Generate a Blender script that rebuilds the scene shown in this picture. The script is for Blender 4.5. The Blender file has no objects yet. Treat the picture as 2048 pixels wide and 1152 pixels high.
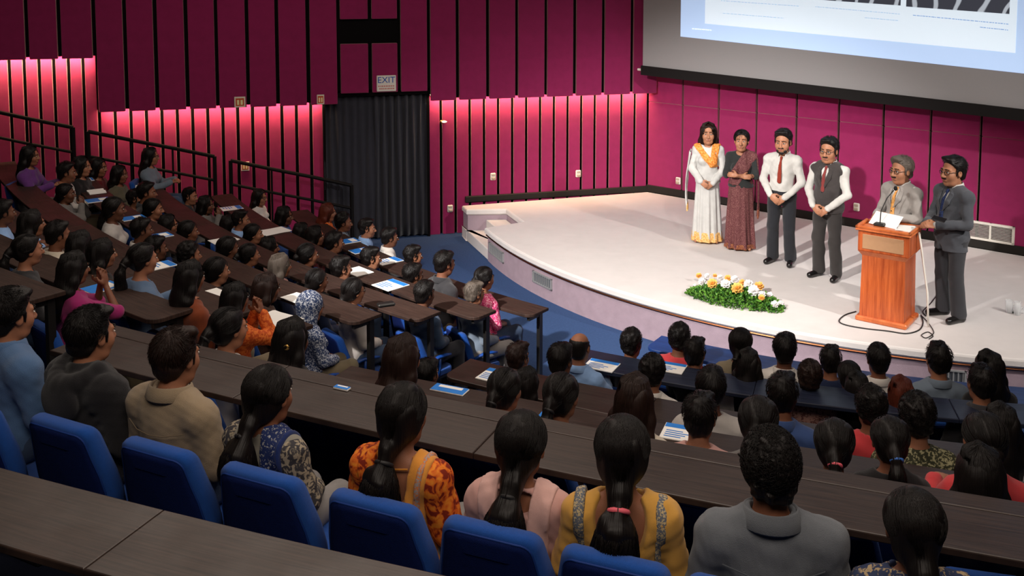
import bpy, math, random
import numpy as np
from mathutils import Matrix, Vector

# ---------------------------------------------------------------- camera, world, light, exposure
SC = bpy.context.scene
COL = SC.collection
PI = math.pi
F_PX, HORIZON, CAM_H, PITCH = 2000.0, -80.0, 4.4, math.radians(5)
PP_Y = HORIZON + F_PX * math.tan(PITCH)
cam_data = bpy.data.cameras.new('camera')
cam_data.sensor_width = 36.0
cam_data.lens = 36.0 * F_PX / 2048.0
cam_data.shift_y = -(576.0 - PP_Y) / 2048.0
cam_data.clip_end = 200
cam = bpy.data.objects.new('camera', cam_data)
cam.location = (0, 0, CAM_H)
cam.rotation_euler = (PI / 2 - PITCH, 0, 0)
COL.objects.link(cam)
SC.camera = cam
SC.view_settings.view_transform = 'Standard'
SC.view_settings.look = 'None'
SC.view_settings.gamma = 1.0
SC.view_settings.use_curve_mapping = False
SC.view_settings.exposure = 0.0
world = bpy.data.worlds.new('hall_ambient')
SC.world = world
world.use_nodes = True
wbg = world.node_tree.nodes['Background']
wbg.inputs[0].default_value = (1.0, 0.86, 0.78, 1)
wbg.inputs[1].default_value = 0.012

def aim(o, target):
    d = Vector(target) - o.location
    o.rotation_euler = d.to_track_quat('-Z', 'Y').to_euler()

def spot_light(name, loc, target, power, angle, blend, color, radius=0.12):
    l = bpy.data.lights.new(name, 'SPOT')
    l.energy, l.spot_size, l.spot_blend, l.color, l.shadow_soft_size = power, math.radians(angle), blend, color, radius
    o = bpy.data.objects.new(name, l)
    o.location = loc
    aim(o, target)
    COL.objects.link(o)
    return o

def area_light(name, loc, target, power, sx, sy, color, spread=180):
    l = bpy.data.lights.new(name, 'AREA')
    l.shape = 'RECTANGLE'
    l.energy, l.size, l.size_y, l.color = power, sx, sy, color
    l.spread = math.radians(spread)
    o = bpy.data.objects.new(name, l)
    o.location = loc
    aim(o, target)
    COL.objects.link(o)
    return o

WARM = (1.0, 0.86, 0.74)
spot_light('stage_spot_left', (-4.2, 4.0, 6.6), (1.8, 12.7, 0.5), 7600, 38, 0.7, (1.0, 0.96, 0.92))
spot_light('stage_spot_right', (9.0, 5.2, 6.6), (3.2, 13.0, 0.5), 2500, 42, 0.5, (1.0, 0.95, 0.90))
spot_light('stage_spot_middle', (2.5, 4.6, 6.8), (3.2, 12.4, 0.6), 950, 38, 0.6, (1.0, 0.96, 0.92))
area_light('house_downlight_front', (-2.0, 9.5, 6.8), (-2.0, 9.5, 0), 190, 6.0, 3.5, WARM)
area_light('house_downlight_middle', (1.0, 5.4, 6.8), (1.0, 5.6, 0), 150, 5.0, 2.5, WARM)
area_light('house_downlight_back', (0.0, 0.8, 6.8), (0.0, 2.2, 1.0), 190, 5.0, 2.0, WARM)

# ---------------------------------------------------------------- pixel helpers (photo pixels of a 2048 x 1152 frame -> points in the hall)
_c, _s = math.cos(PITCH), math.sin(PITCH)
def ray(u, v):
    x = (u - 1024.0) / F_PX
    y = -(v - PP_Y) / F_PX
    return np.array([x, _c + _s * y, -_s + _c * y])
def onz(u, v, z):
    d = ray(u, v)
    return np.array([0, 0, CAM_H]) + d * ((z - CAM_H) / d[2])
def at_depth(u, v, Y):
    d = ray(u, v)
    return np.array([0, 0, CAM_H]) + d * (Y / d[1])

# ---------------------------------------------------------------- object helpers
def tag(o, label=None, cat=None, group=None, kind=None):
    if label: o['label'] = label
    if cat: o['category'] = cat
    if group: o['group'] = group
    if kind: o['kind'] = kind
    return o

def empty(name, loc=(0, 0, 0), rz=0.0, sc=1.0):
    o = bpy.data.objects.new(name, None)
    o.empty_display_size = 0.1
    o.location = loc
    o.rotation_euler = (0, 0, rz)
    o.scale = (sc, sc, sc)
    COL.objects.link(o)
    return o

def make_mesh(name, verts, faces, smooth=False, uvs=None):
    me = bpy.data.meshes.new(name)
    me.from_pydata([tuple(map(float, v)) for v in verts], [], faces)
    if smooth:
        me.polygons.foreach_set('use_smooth', [True] * len(me.polygons))
    if uvs is not None:
        ul = me.uv_layers.new(name='UVMap')
        li = np.zeros(len(me.loops), dtype=np.int32)
        me.loops.foreach_get('vertex_index', li)
        ul.data.foreach_set('uv', np.asarray(uvs, dtype=np.float32)[li].ravel())
    me.update()
    return me

def obj(name, me, mat=None, parent=None, loc=None, rot=None):
    o = bpy.data.objects.new(name, me)
    COL.objects.link(o)
    if parent: o.parent = parent
    if loc is not None: o.location = loc
    if rot is not None: o.rotation_euler = rot
    if mat is not None: setmat(o, mat)
    return o

def setmat(o, mat):
    if len(o.data.materials) == 0:
        o.data.materials.append(None)
    o.material_slots[0].link = 'OBJECT'
    o.material_slots[0].material = mat

class MB:
    """collects simple shapes into one mesh"""
    def __init__(self): self.v, self.f = [], []
    def add(self, verts, faces):
        n = len(self.v)
        self.v += [tuple(map(float, p)) for p in verts]
        self.f += [[i + n for i in fc] for fc in faces]
        return self
    def box(self, lo, hi, M=None, bev=0.0):
        x0, y0, z0 = lo; x1, y1, z1 = hi
        if bev <= 0:
            v = [(x, y, z) for z in (z0, z1) for y in (y0, y1) for x in (x0, x1)]
            f = [(0, 2, 3, 1), (4, 5, 7, 6), (0, 1, 5, 4), (2, 6, 7, 3), (0, 4, 6, 2), (1, 3, 7, 5)]
        else:
            b = min(bev, (x1 - x0) / 2.01, (y1 - y0) / 2.01, (z1 - z0) / 2.01)
            pl = [(x0 + b, y0), (x1 - b, y0), (x1, y0 + b), (x1, y1 - b), (x1 - b, y1), (x0 + b, y1), (x0, y1 - b), (x0, y0 + b)]
            cx, cy = (x0 + x1) / 2, (y0 + y1) / 2
            def ins(p): 
                return (min(max(p[0], x0 + b), x1 - b), min(max(p[1], y0 + b), y1 - b))
            rings = [(z0, True), (z0 + b, False), (z1 - b, False), (z1, True)]
            v, f = [], []
            for z, inn in rings:
                for p in pl:
                    q = ins(p) if inn else p
                    v.append((q[0], q[1], z))
            for r in range(3):
                for i in range(8):
                    j = (i + 1) % 8
                    f.append((r * 8 + i, r * 8 + j, r * 8 + 8 + j, r * 8 + 8 + i))
            f.append(tuple(range(7, -1, -1)))
            f.append(tuple(range(24, 32)))
        if M is not None: v = [tuple(M @ Vector(p)) for p in v]
        return self.add(v, f)
    def tube(self, pts, r, n=8, caps=True, flat=1.0):
        P = [Vector(p) for p in pts]
        rr = r if isinstance(r, (list, tuple)) else [r] * len(P)
        base = len(self.v); v, f = [], []
        up = Vector((0, 0, 1))
        for i, p in enumerate(P):
            t = (P[min(i + 1, len(P) - 1)] - P[max(i - 1, 0)])
            if t.length < 1e-9: t = Vector((0, 0, 1))
            t.normalize()
            a = up.cross(t)
            if a.length < 0.05: a = Vector((1, 0, 0)).cross(t)
            a.normalize(); b = t.cross(a)
            for k in range(n):
                th = 2 * PI * k / n
                v.append(tuple(p + a * (math.cos(th) * rr[i]) + b * (math.sin(th) * rr[i] * flat)))
        for i in range(len(P) - 1):
            for k in range(n):
                j = (k + 1) % n
                f.append((i * n + k, i * n + j, (i + 1) * n + j, (i + 1) * n + k))
        if caps:
            f.append(tuple(range(n - 1, -1, -1)))
            f.append(tuple((len(P) - 1) * n + k for k in range(n)))
        return self.add(v, f)
    def ball(self, c, r, nu=10, nv=7, M=None):
        r = (r, r, r) if not isinstance(r, (list, tuple)) else r
        v, f = [], []
        for i in range(nv + 1):
            ph = PI * i / nv
            for k in range(nu):
                th = 2 * PI * k / nu
                p = Vector((r[0] * math.sin(ph) * math.cos(th), r[1] * math.sin(ph) * math.sin(th), r[2] * math.cos(ph)))
                if M is not None: p = M @ p
                v.append((c[0] + p[0], c[1] + p[1], c[2] + p[2]))
        for i in range(nv):
            for k in range(nu):
                j = (k + 1) % nu
                f.append((i * nu + k, (i + 1) * nu + k, (i + 1) * nu + j, i * nu + j))
        return self.add(v, f)
    def prism(self, poly, z0, z1, bev=0.0):
        """vertical prism over a counter-clockwise outline, edges rounded by bev"""
        n = len(poly)
        P = [np.array(p[:2], float) for p in poly]
        nor = []
        for i in range(n):
            a, b, c = P[i - 1], P[i], P[(i + 1) % n]
            e1 = b - a; e2 = c - b
            e1 = e1 / (np.linalg.norm(e1) + 1e-9); e2 = e2 / (np.linalg.norm(e2) + 1e-9)
            nn = np.array([e1[1] + e2[1], -(e1[0] + e2[0])])
            L = np.linalg.norm(nn)
            nn = nn / L if L > 1e-6 else np.array([e1[1], -e1[0]])
            nor.append(nn / max(0.5, math.sqrt(max(0.0, (1 + float(e1 @ e2)) / 2))))
        if bev > 0:
            rings = [(z0, bev), (z0 + bev, 0.0), (z1 - bev, 0.0), (z1 - bev * 0.3, bev * 0.3), (z1, bev)]
        else:
            rings = [(z0, 0), (z1, 0)]
        v, f = [], []
        for z, ins in rings:
            for p, nn in zip(P, nor):
                q = p - nn * ins
                v.append((q[0], q[1], z))
        for r in range(len(rings) - 1):
            for i in range(n):
                j = (i + 1) % n
                f.append((r * n + i, r * n + j, (r + 1) * n + j, (r + 1) * n + i))
        f.append(tuple(range(n - 1, -1, -1)))
        f.append(tuple((len(rings) - 1) * n + i for i in range(n)))
        return self.add(v, f)
    def mesh(self, name, smooth=False, uvs=None): return make_mesh(name, self.v, self.f, smooth, uvs)
    def build(self, name, mat, parent=None, loc=None, rot=None, smooth=False, uvs=None):
        return obj(name, self.mesh(name, smooth, uvs), mat, parent, loc, rot)

def copy_tree(o, parent=None):
    c = o.copy()
    COL.objects.link(c)
    c.parent = parent
    for ch in o.children: copy_tree(ch, c)
    return c

# ---------------------------------------------------------------- materials
def srgb(r, g, b):
    def f(x):
        x /= 255.0
        return x / 12.92 if x <= 0.04045 else ((x + 0.055) / 1.055) ** 2.4
    return (f(r), f(g), f(b), 1.0)

def N(nt, kind, **kw):
    n = nt.nodes.new(kind)
    for k, v in kw.items():
        if k in n.inputs: n.inputs[k].default_value = v
        else: setattr(n, k, v)
    return n

_mats = {}
def new_mat(name):
    m = bpy.data.materials.new(name)
    m.use_nodes = True
    nt = m.node_tree
    b = nt.nodes['Principled BSDF']
    return m, nt, b

def plain(name, col, rough=0.6, spec=0.4, metal=0.0, noise=0.12, nscale=30.0, bump=0.0, bscale=200.0, sheen=0.0, coord='Object'):
    """colour with a slight procedural mottle and fine relief"""
    if name in _mats: return _mats[name]
    m, nt, b = new_mat(name)
    L = nt.links
    tc = N(nt, 'ShaderNodeTexCoord')
    b.inputs['Roughness'].default_value = rough
    b.inputs['Specular IOR Level'].default_value = spec
    b.inputs['Metallic'].default_value = metal
    if sheen:
        b.inputs['Sheen Weight'].default_value = sheen
        b.inputs['Sheen Tint'].default_value = (1.0, 0.72, 0.58, 1) if 'felt' in name else (1, 1, 1, 1)
    if noise > 0:
        nz = N(nt, 'ShaderNodeTexNoise', Scale=nscale, Detail=3.0)
        L.new(tc.outputs[coord], nz.inputs['Vector'])
        mx = N(nt, 'ShaderNodeMix', data_type='RGBA')
        mx.inputs[6].default_value = tuple(min(1, c * (1 - noise)) for c in col[:3]) + (1,)
        mx.inputs[7].default_value = tuple(min(1, c * (1 + noise)) for c in col[:3]) + (1,)
        L.new(nz.outputs['Fac'], mx.inputs[0])
        L.new(mx.outputs[2], b.inputs['Base Color'])
    else:
        b.inputs['Base Color'].default_value = col
    if bump > 0:
        n2 = N(nt, 'ShaderNodeTexNoise', Scale=bscale, Detail=2.0)
        L.new(tc.outputs[coord], n2.inputs['Vector'])
        bp = N(nt, 'ShaderNodeBump', Strength=bump, Distance=0.01)
        L.new(n2.outputs['Fac'], bp.inputs['Height'])
        L.new(bp.outputs['Normal'], b.inputs['Normal'])
    _mats[name] = m
    return m

def emit(name, col, strength):
    if name in _mats: return _mats[name]
    m, nt, b = new_mat(name)
    b.inputs['Base Color'].default_value = col
    b.inputs['Emission Color'].default_value = col
    b.inputs['Emission Strength'].default_value = strength
    _mats[name] = m
    return m

def wood(name, dark, light, rough, scale=(3, 60, 60), coord='UV', spec=0.5, bump=0.15):
    if name in _mats: return _mats[name]
    m, nt, b = new_mat(name)
    L = nt.links
    tc = N(nt, 'ShaderNodeTexCoord')
    mp = N(nt, 'ShaderNodeMapping')
    mp.inputs['Scale'].default_value = scale
    L.new(tc.outputs[coord], mp.inputs['Vector'])
    nz = N(nt, 'ShaderNodeTexNoise', Scale=1.0, Detail=6.0, Roughness=0.65, Distortion=0.3)
    L.new(mp.outputs[0], nz.inputs['Vector'])
    cr = N(nt, 'ShaderNodeValToRGB')
    cr.color_ramp.elements[0].position, cr.color_ramp.elements[0].color = 0.32, dark
    cr.color_ramp.elements[1].position, cr.color_ramp.elements[1].color = 0.70, light
    L.new(nz.outputs['Fac'], cr.inputs[0])
    L.new(cr.outputs[0], b.inputs['Base Color'])
    n3 = N(nt, 'ShaderNodeTexNoise', Scale=3.0, Detail=3.0)
    L.new(tc.outputs['Object'], n3.inputs['Vector'])
    mr = N(nt, 'ShaderNodeMapRange')
    mr.inputs['From Min'].default_value, mr.inputs['From Max'].default_value = 0.3, 0.7
    mr.inputs['To Min'].default_value, mr.inputs['To Max'].default_value = rough - 0.06, rough + 0.1
    L.new(n3.outputs['Fac'], mr.inputs['Value'])
    L.new(mr.outputs[0], b.inputs['Roughness'])
    b.inputs['Specular IOR Level'].default_value = spec
    bp = N(nt, 'ShaderNodeBump', Strength=bump, Distance=0.003)
    L.new(nz.outputs['Fac'], bp.inputs['Height'])
    L.new(bp.outputs['Normal'], b.inputs['Normal'])
    _mats[name] = m
    return m

def pattern(name, c1, c2, scale=60.0, thresh=0.5, rough=0.8, kind='noise', c3=None):
    """printed cloth: blotches of a second colour"""
    if name in _mats: return _mats[name]
    m, nt, b = new_mat(name)
    L = nt.links
    tc = N(nt, 'ShaderNodeTexCoord')
    if kind == 'noise':
        t = N(nt, 'ShaderNodeTexNoise', Scale=scale, Detail=2.0, Distortion=0.8); src = t.outputs['Fac']
    elif kind == 'voronoi':
        t = N(nt, 'ShaderNodeTexVoronoi', Scale=scale); src = t.outputs['Distance']
    else:
        t = N(nt, 'ShaderNodeTexWave', Scale=scale, Distortion=1.0); src = t.outputs['Fac']
        t.bands_direction = 'Z' if kind == 'wavez' else 'X'
    L.new(tc.outputs['Object'], t.inputs['Vector'])
    cr = N(nt, 'ShaderNodeValToRGB')
    cr.color_ramp.elements[0].position, cr.color_ramp.elements[0].color = max(0, thresh - 0.04), c1
    cr.color_ramp.elements[1].position, cr.color_ramp.elements[1].color = min(1, thresh + 0.04), c2
    if c3:
        e = cr.color_ramp.elements.new(min(1, thresh + 0.18)); e.color = c3
    L.new(src, cr.inputs[0])
    L.new(cr.outputs[0], b.inputs['Base Color'])
    b.inputs['Roughness'].default_value = rough
    b.inputs['Specular IOR Level'].default_value = 0.25
    _mats[name] = m
    return m

def cloth(name, col, bump=0.35, bscale=700.0, noise=0.14, rough=0.85):
    return plain('cloth_' + name, col, rough, 0.2, 0, noise, 14.0, bump, bscale, sheen=0.15)

def hair_mat(name, col, rough=0.48, streak=1.0):
    """dark hair: long streaks that run down from the crown"""
    if name in _mats: return _mats[name]
    m, nt, b = new_mat(name)
    L = nt.links
    tc = N(nt, 'ShaderNodeTexCoord')
    sx = N(nt, 'ShaderNodeSeparateXYZ')
    L.new(tc.outputs['Object'], sx.inputs[0])
    at = N(nt, 'ShaderNodeMath', operation='ARCTAN2')
    ad = N(nt, 'ShaderNodeMath', operation='ADD'); ad.inputs[1].default_value = 0.02
    L.new(sx.outputs[1], ad.inputs[0])
    L.new(sx.outputs[0], at.inputs[0]); L.new(ad.outputs[0], at.inputs[1])
    cx = N(nt, 'ShaderNodeCombineXYZ')
    k1 = N(nt, 'ShaderNodeMath', operation='MULTIPLY'); k1.inputs[1].default_value = 26.0
    k2 = N(nt, 'ShaderNodeMath', operation='MULTIPLY'); k2.inputs[1].default_value = 7.0
    L.new(at.outputs[0], k1.inputs[0]); L.new(sx.outputs[2], k2.inputs[0])
    L.new(k1.outputs[0], cx.inputs[0]); L.new(k2.outputs[0], cx.inputs[1])
    nz = N(nt, 'ShaderNodeTexNoise', Scale=1.0, Detail=3.0, Distortion=0.3)
    L.new(cx.outputs[0], nz.inputs['Vector'])
    mx = N(nt, 'ShaderNodeMix', data_type='RGBA')
    mx.inputs[6].default_value = tuple(c * 0.5 for c in col[:3]) + (1,)
    mx.inputs[7].default_value = tuple(min(1, c * 1.35) for c in col[:3]) + (1,)
    L.new(nz.outputs['Fac'], mx.inputs[0])
    L.new(mx.outputs[2], b.inputs['Base Color'])
    bp = N(nt, 'ShaderNodeBump', Strength=0.55 * streak, Distance=0.006)
    L.new(nz.outputs['Fac'], bp.inputs['Height'])
    L.new(bp.outputs['Normal'], b.inputs['Normal'])
    b.inputs['Roughness'].default_value = rough
    b.inputs['Specular IOR Level'].default_value = 0.24
    _mats[name] = m
    return m

M_DESK = wood('dark_desk_wood', srgb(31, 22, 19), srgb(62, 47, 40), 0.40, (3, 90, 1), 'UV', 0.42)
M_DESK_EDGE = plain('desk_edge_black', srgb(26, 20, 18), 0.45, 0.4)
M_METAL_BLACK = plain('black_metal', srgb(20, 18, 17), 0.45, 0.5)
M_MAGENTA = plain('magenta_wall_felt', srgb(138, 30, 82), 0.95, 0.08, 0, 0.16, 9.0, 0.25, 420.0, sheen=0.6)
M_BLACK_WALL = plain('black_wall_backing', srgb(12, 9, 10), 0.9, 0.1)
M_SKIRT = plain('black_skirting', srgb(26, 22, 18), 0.6, 0.3)
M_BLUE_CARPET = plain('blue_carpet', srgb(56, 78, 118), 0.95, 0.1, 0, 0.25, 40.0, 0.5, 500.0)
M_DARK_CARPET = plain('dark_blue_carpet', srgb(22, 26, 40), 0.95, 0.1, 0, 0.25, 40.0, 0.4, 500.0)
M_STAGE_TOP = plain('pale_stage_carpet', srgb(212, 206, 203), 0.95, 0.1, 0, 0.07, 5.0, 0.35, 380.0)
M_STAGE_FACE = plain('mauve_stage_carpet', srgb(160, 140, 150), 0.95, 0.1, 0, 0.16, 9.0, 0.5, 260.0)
M_BRASS = plain('brass_trim', srgb(128, 78, 52), 0.42, 0.5, 1.0, 0.05)
M_CHAIR = plain('blue_chair_fabric', srgb(12, 70, 150), 0.8, 0.25, 0, 0.16, 60.0, 0.5, 650.0, sheen=0.1)
M_CHAIR_PLASTIC = plain('blue_chair_plastic', srgb(14, 62, 138), 0.45, 0.5)
M_WHITE_PLASTIC = plain('off_white_plastic', srgb(222, 216, 206), 0.5, 0.4, 0, 0.05)
M_PAPER = plain('white_paper', srgb(232, 230, 226), 0.8, 0.2, 0, 0.04)
M_BLUE_PRINT = plain('blue_print', srgb(40, 120, 205), 0.6, 0.3, 0, 0.2, 25.0)

# ================================================================ THE SETTING
CORNER = np.array([2.30, 16.67])
DW = np.array([-0.970, -0.243])      # along the left wall, away from the corner
NW = np.array([0.243, -0.970])       # its normal, into the hall
DB = np.array([0.773, -0.635])       # along the wall behind the stage
NB = np.array([-0.635, -0.773])
def t_of(u, A, D):
    k = (u - 1024.0) / F_PX
    # X = k * depth, where depth runs along the pitched axis; heights near mid-wall
    k /= 0.985
    return (A[0] - k * A[1]) / (k * D[1] - D[0])
def wall_matrix(A, D, Nn):
    return Matrix(((D[0], Nn[0], 0, A[0]), (D[1], Nn[1], 0, A[1]), (0, 0, 1, 0), (0, 0, 0, 1)))
MW = wall_matrix(CORNER, DW, NW)      # local x along wall, y into hall, z up
MBK = wall_matrix(CORNER, DB, NB)

def flat_floor():
    mb = MB()
    mb.add([(-14, -6, 0), (16, -6, 0), (16, 22, 0), (-14, 22, 0)], [(0, 1, 2, 3)])
    o = mb.build('floor', M_BLUE_CARPET)
    o['kind'] = 'structure'
flat_floor()
c_ = MB().box((-14, -6, 7.2), (16, 22, 7.3)).build('ceiling', plain('dark_ceiling', srgb(20, 17, 18), 0.9, 0.1))
c_['kind'] = 'structure'

# ---- left wall: backing, wide upper panels standing proud, narrow slats below, lamps hidden in the cove
wl = MB().box((-0.1, -0.12, 0), (13.5, -0.05, 7.2)).build('wall_left', M_BLACK_WALL)
wl.matrix_world = MW
wl['kind'] = 'structure'
TG = [-20, -62, 12, 72, 135, 203, 263, 322, 382, 441, 501, 559, 619, 679, 740, 797, 855, 911, 970, 1027, 1084, 1140, 1196, 1252, 1304]
TT = [t_of(u, CORNER, DW) for u in TG]
TT = sorted(TT)
_box_cache = {}
def shared_box(w, d, h, bev=0.006):
    k = (round(w, 2), round(d, 3), round(h, 2))
    if k not in _box_cache:
        _box_cache[k] = MB().box((0, 0, 0), k, None, bev).mesh('panel')
    return _box_cache[k]
ZC = 2.20                      # cove height
T_STEP = t_of(203, CORNER, DW) # where the cove steps up
ZC2 = 2.99
T_D0, T_D1 = t_of(853, CORNER, DW), t_of(652, CORNER, DW)     # doorway with the curtain
def wall_piece(name, parent, x0, x1, y0, y1, z0, z1, mat):
    return obj(name, shared_box(x1 - x0, y1 - y0, z1 - z0), mat, parent, (x0, y0, z0))
for a, b in zip(TT, TT[1:]):
    w = min(b - a, 0.60)
    g = 0.028
    zc = ZC2 if a > T_STEP - 0.1 else ZC
    if T_D0 - 0.1 < a and b < T_D1 + 0.1:
        # above the doorway: a short panel, a dark opening, and the panel above it
        zlow = 2.36 + 0.0
        if a < t_of(800, CORNER, DW) - 0.05 or b > t_of(676, CORNER, DW) + 0.05:
            wall_piece('wall_panel', wl, a + g, a + w - g, 0.17, 0.23, zlow, 5.6, M_MAGENTA)
        else:
            wall_piece('wall_panel', wl, a + g, a + w - g, 0.17, 0.23, zlow, 3.12, M_MAGENTA)
            wall_piece('wall_panel', wl, a + g, a + w - g, 0.17, 0.23, 3.50, 5.6, M_MAGENTA)
    else:
        wall_piece('wall_panel', wl, a + g, a + w - g, 0.17, 0.23, zc, 5.6, M_MAGENTA)
# black board behind the joints of the proud panels
for ta, tb, zz in ((0.0, T_D0 - 0.05, ZC), (T_D1 + 0.05, T_STEP, ZC), (T_STEP, TT[-1], ZC2), (T_D0 - 0.05, T_D1 + 0.05, 2.37)):
    MB().box((ta, 0.162, zz + 0.03), (tb, 0.169, 5.6)).build('panel_backing', M_BLACK_WALL, wl)
# narrow slats
def slats(t0, t1, pitch, ztop, z0=0.0):
    n = max(1, round((t1 - t0) / pitch)); p = (t1 - t0) / n
    for i in range(n):
        wall_piece('wall_slat', wl, t0 + i * p + 0.022, t0 + (i + 1) * p - 0.022, -0.02, 0.025, z0, ztop + 0.12, M_MAGENTA)
slats(0.02, T_D0, 0.239, ZC)
slats(T_D1, T_STEP, 0.213, ZC)
slats(T_STEP, TT[-1], 0.207, ZC2)
# dark frame of the opening over the door
MB().box((t_of(797, CORNER, DW), -0.02, 3.12), (t_of(681, CORNER, DW), 0.09, 3.50), None, 0.01).build('wall_opening', plain('opening_black', srgb(10, 10, 11), 0.7, 0.2), wl)
# cove lamps: warm tubes tucked behind the lower edge of the proud panels
M_TUBE = emit('warm_cove_tube', (1.0, 0.62, 0.42, 1), 3.0)
def cove(t0, t1, z, power, idx):
    c = MB().tube([(t0 + 0.05, 0.12, z + 0.08), (t1 - 0.05, 0.12, z + 0.08)], 0.012, 6).build('cove_lamp', M_TUBE)
    c.matrix_world = MW
    tag(c, 'warm tube lamp hidden in the wall cove, ' + idx, 'lamp', 'cove lamps')
    l = bpy.data.lights.new('cove_light', 'AREA')
    l.shape = 'RECTANGLE'; l.size = t1 - t0 - 0.1; l.size_y = 0.03; l.energy = power; l.color = (1.0, 0.62, 0.34)
    l.spread = math.radians(120)
    o = bpy.data.objects.new('cove_light', l)
    COL.objects.link(o)
    o.matrix_world = MW @ Matrix.Translation(((t0 + t1) / 2, 0.118, z + 0.06)) @ Matrix.Rotation(math.radians(-24), 4, 'X')
cove(0.03, T_D0, ZC, 46, 'between the stage corner and the curtain')
cove(T_D1, T_STEP, ZC, 37, 'left of the curtain')
cove(T_STEP, TT[-1], ZC2, 34, 'high up at the far left')

# ---- curtain in the doorway
def curtain():
    x0, x1, z1 = T_D0 - 0.02, T_D1 + 0.04, 2.36
    root = empty('door_curtain'); root.matrix_world = MW
    tag(root, 'dark grey pleated curtain closing the doorway under the blue sign', 'curtain')
    M = plain('charcoal_curtain', srgb(42, 42, 50), 0.9, 0.2, 0, 0.2, 12.0, 0.3, 600.0, sheen=0.2)
    mid = (x0 + x1) / 2
    for a, b, s in ((x0, mid + 0.02, 1.0), (mid - 0.02, x1, 2.3)):
        n, m = 90, 8
        v, f = [], []
        for j in range(m + 1):
            z = 0.03 + (z1 - 0.05) * j / m
            for i in range(n + 1):
                x = a + (b - a) * i / n
                ph = (x - a) * 2 * PI / 0.115
                amp = 0.022 + 0.012 * math.sin(3.1 * x + s)
                y = 0.07 + amp * math.sin(ph + 0.5 * math.sin(2 * x * s) + 0.12 * (m - j)) + 0.01 * math.sin(9 * x + j * 0.4 * s)
                v.append((x + 0.008 * math.sin(j * 0.8 + i * 0.3), y, z))
        for j in range(m):
            for i in range(n):
                k = j * (n + 1) + i
                f.append((k, k + n + 1, k + n + 2, k + 1))
        o = obj('curtain_panel', make_mesh('curtain', v, f, True), M, root)
        md = o.modifiers.new('thickness', 'SOLIDIFY'); md.thickness = 0.006
    MB().box((x0 - 0.06, 0.02, z1 - 0.06), (x1 + 0.06, 0.15, z1)).build('curtain_rail', M_BLACK_WALL, root)
curtain()
for k, x in enumerate((T_D0 - 0.02, T_D1 + 0.02)):
    o = MB().box((x - 0.02, -0.04, 0), (x + 0.02, 0.10, 2.32)).build('door_%d' % (k + 1), M_BLACK_WALL); o.matrix_world = MW; o['kind'] = 'structure'

# ---- small things on the left wall
def text_obj(name, body, size, mat, parent, M, ext=0.001):
    cu = bpy.data.curves.new(name, 'FONT')
    cu.body = body; cu.size = size; cu.align_x = 'CENTER'; cu.align_y = 'CENTER'; cu.extrude = ext
    tmp = bpy.data.objects.new(name, cu); COL.objects.link(tmp)
    dg = bpy.context.evaluated_depsgraph_get()
    me = bpy.data.meshes.new_from_object(tmp.evaluated_get(dg))
    bpy.data.objects.remove(tmp)
    me.transform(M)
    me.materials.clear()
    return obj(name, me, mat, parent)
RTX = Matrix.Rotation(PI / 2, 4, 'X')       # text standing up, read from -Y
FLIP = Matrix.Rotation(PI, 4, 'Z')
# the small line of the sign cannot be read in the photo: plain strokes stand in for it
def wall_sign_strokes(r):
    mb = MB(); random.seed(5)
    for row in range(2):
        x = -0.12
        while x < 0.11:
            w = random.uniform(0.012, 0.03)
            mb.box((x, 0.02, -0.05 - row * 0.04), (x + w, 0.0225, -0.032 - row * 0.04))
            x += w + 0.008
    mb.build('sign_small_lettering', plain('sign_red', srgb(196, 120, 110), 0.6), r)['kind'] = 'stuff'
def wall_sign():
    x = t_of(771, CORNER, DW)
    r = empty('exit_sign'); r.matrix_world = MW @ Matrix.Translation((x, 0.235, 2.50))
    tag(r, 'white sign with blue lettering above the dark curtain', 'sign')
    MB().box((-0.15, 0, -0.125), (0.15, 0.02, 0.125), None, 0.008).build('sign_board', M_WHITE_PLASTIC, r)
    T = Matrix.Translation((0, 0.0215, 0)) @ FLIP @ RTX
    text_obj('sign_lettering', 'EXIT', 0.135, plain('sign_blue', srgb(28, 84, 170), 0.6), r, Matrix.Translation((0, 0, 0.05)) @ T)
    wall_sign_strokes(r)
wall_sign()
def picto(u, v, dy, w, h, label):
    x = t_of(u, CORNER, DW); P = CORNER + DW * x
    s = F_PX / P[1]; z = CAM_H - (v - HORIZON) / s
    r = empty('safety_sign'); r.matrix_world = MW @ Matrix.Translation((x, dy, z))
    tag(r, label, 'sign', None)
    MB().box((-w / 2, 0, -h / 2), (w / 2, 0.012, h / 2), None, 0.003).build('sign_board', plain('cream_sign', srgb(226, 214, 196), 0.6), r)
    red = plain('sign_orange', srgb(196, 84, 40), 0.6)
    MB().box((-w * .38, 0.012, -h * .36), (w * .38, 0.014, h * .36)).build('sign_field', red, r)
    for k in (-1, 1):
        MB().box((k * w * .16 - w * .1, 0.014, -h * .26), (k * w * .16 + w * .1, 0.016, h * .2), None, 0.001).build('sign_figure', plain('sign_cream_figure', srgb(240, 224, 170), 0.6), r)
picto(484, 201, 0.235, 0.16, 0.16, 'small square red and cream sign left of the curtain')
picto(642, 196, 0.235, 0.11, 0.15, 'small red and cream sign touching the curtain edge')
picto(491, 336, 0.03, 0.12, 0.14, 'low cream and red sign on the slats behind the handrail')
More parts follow.
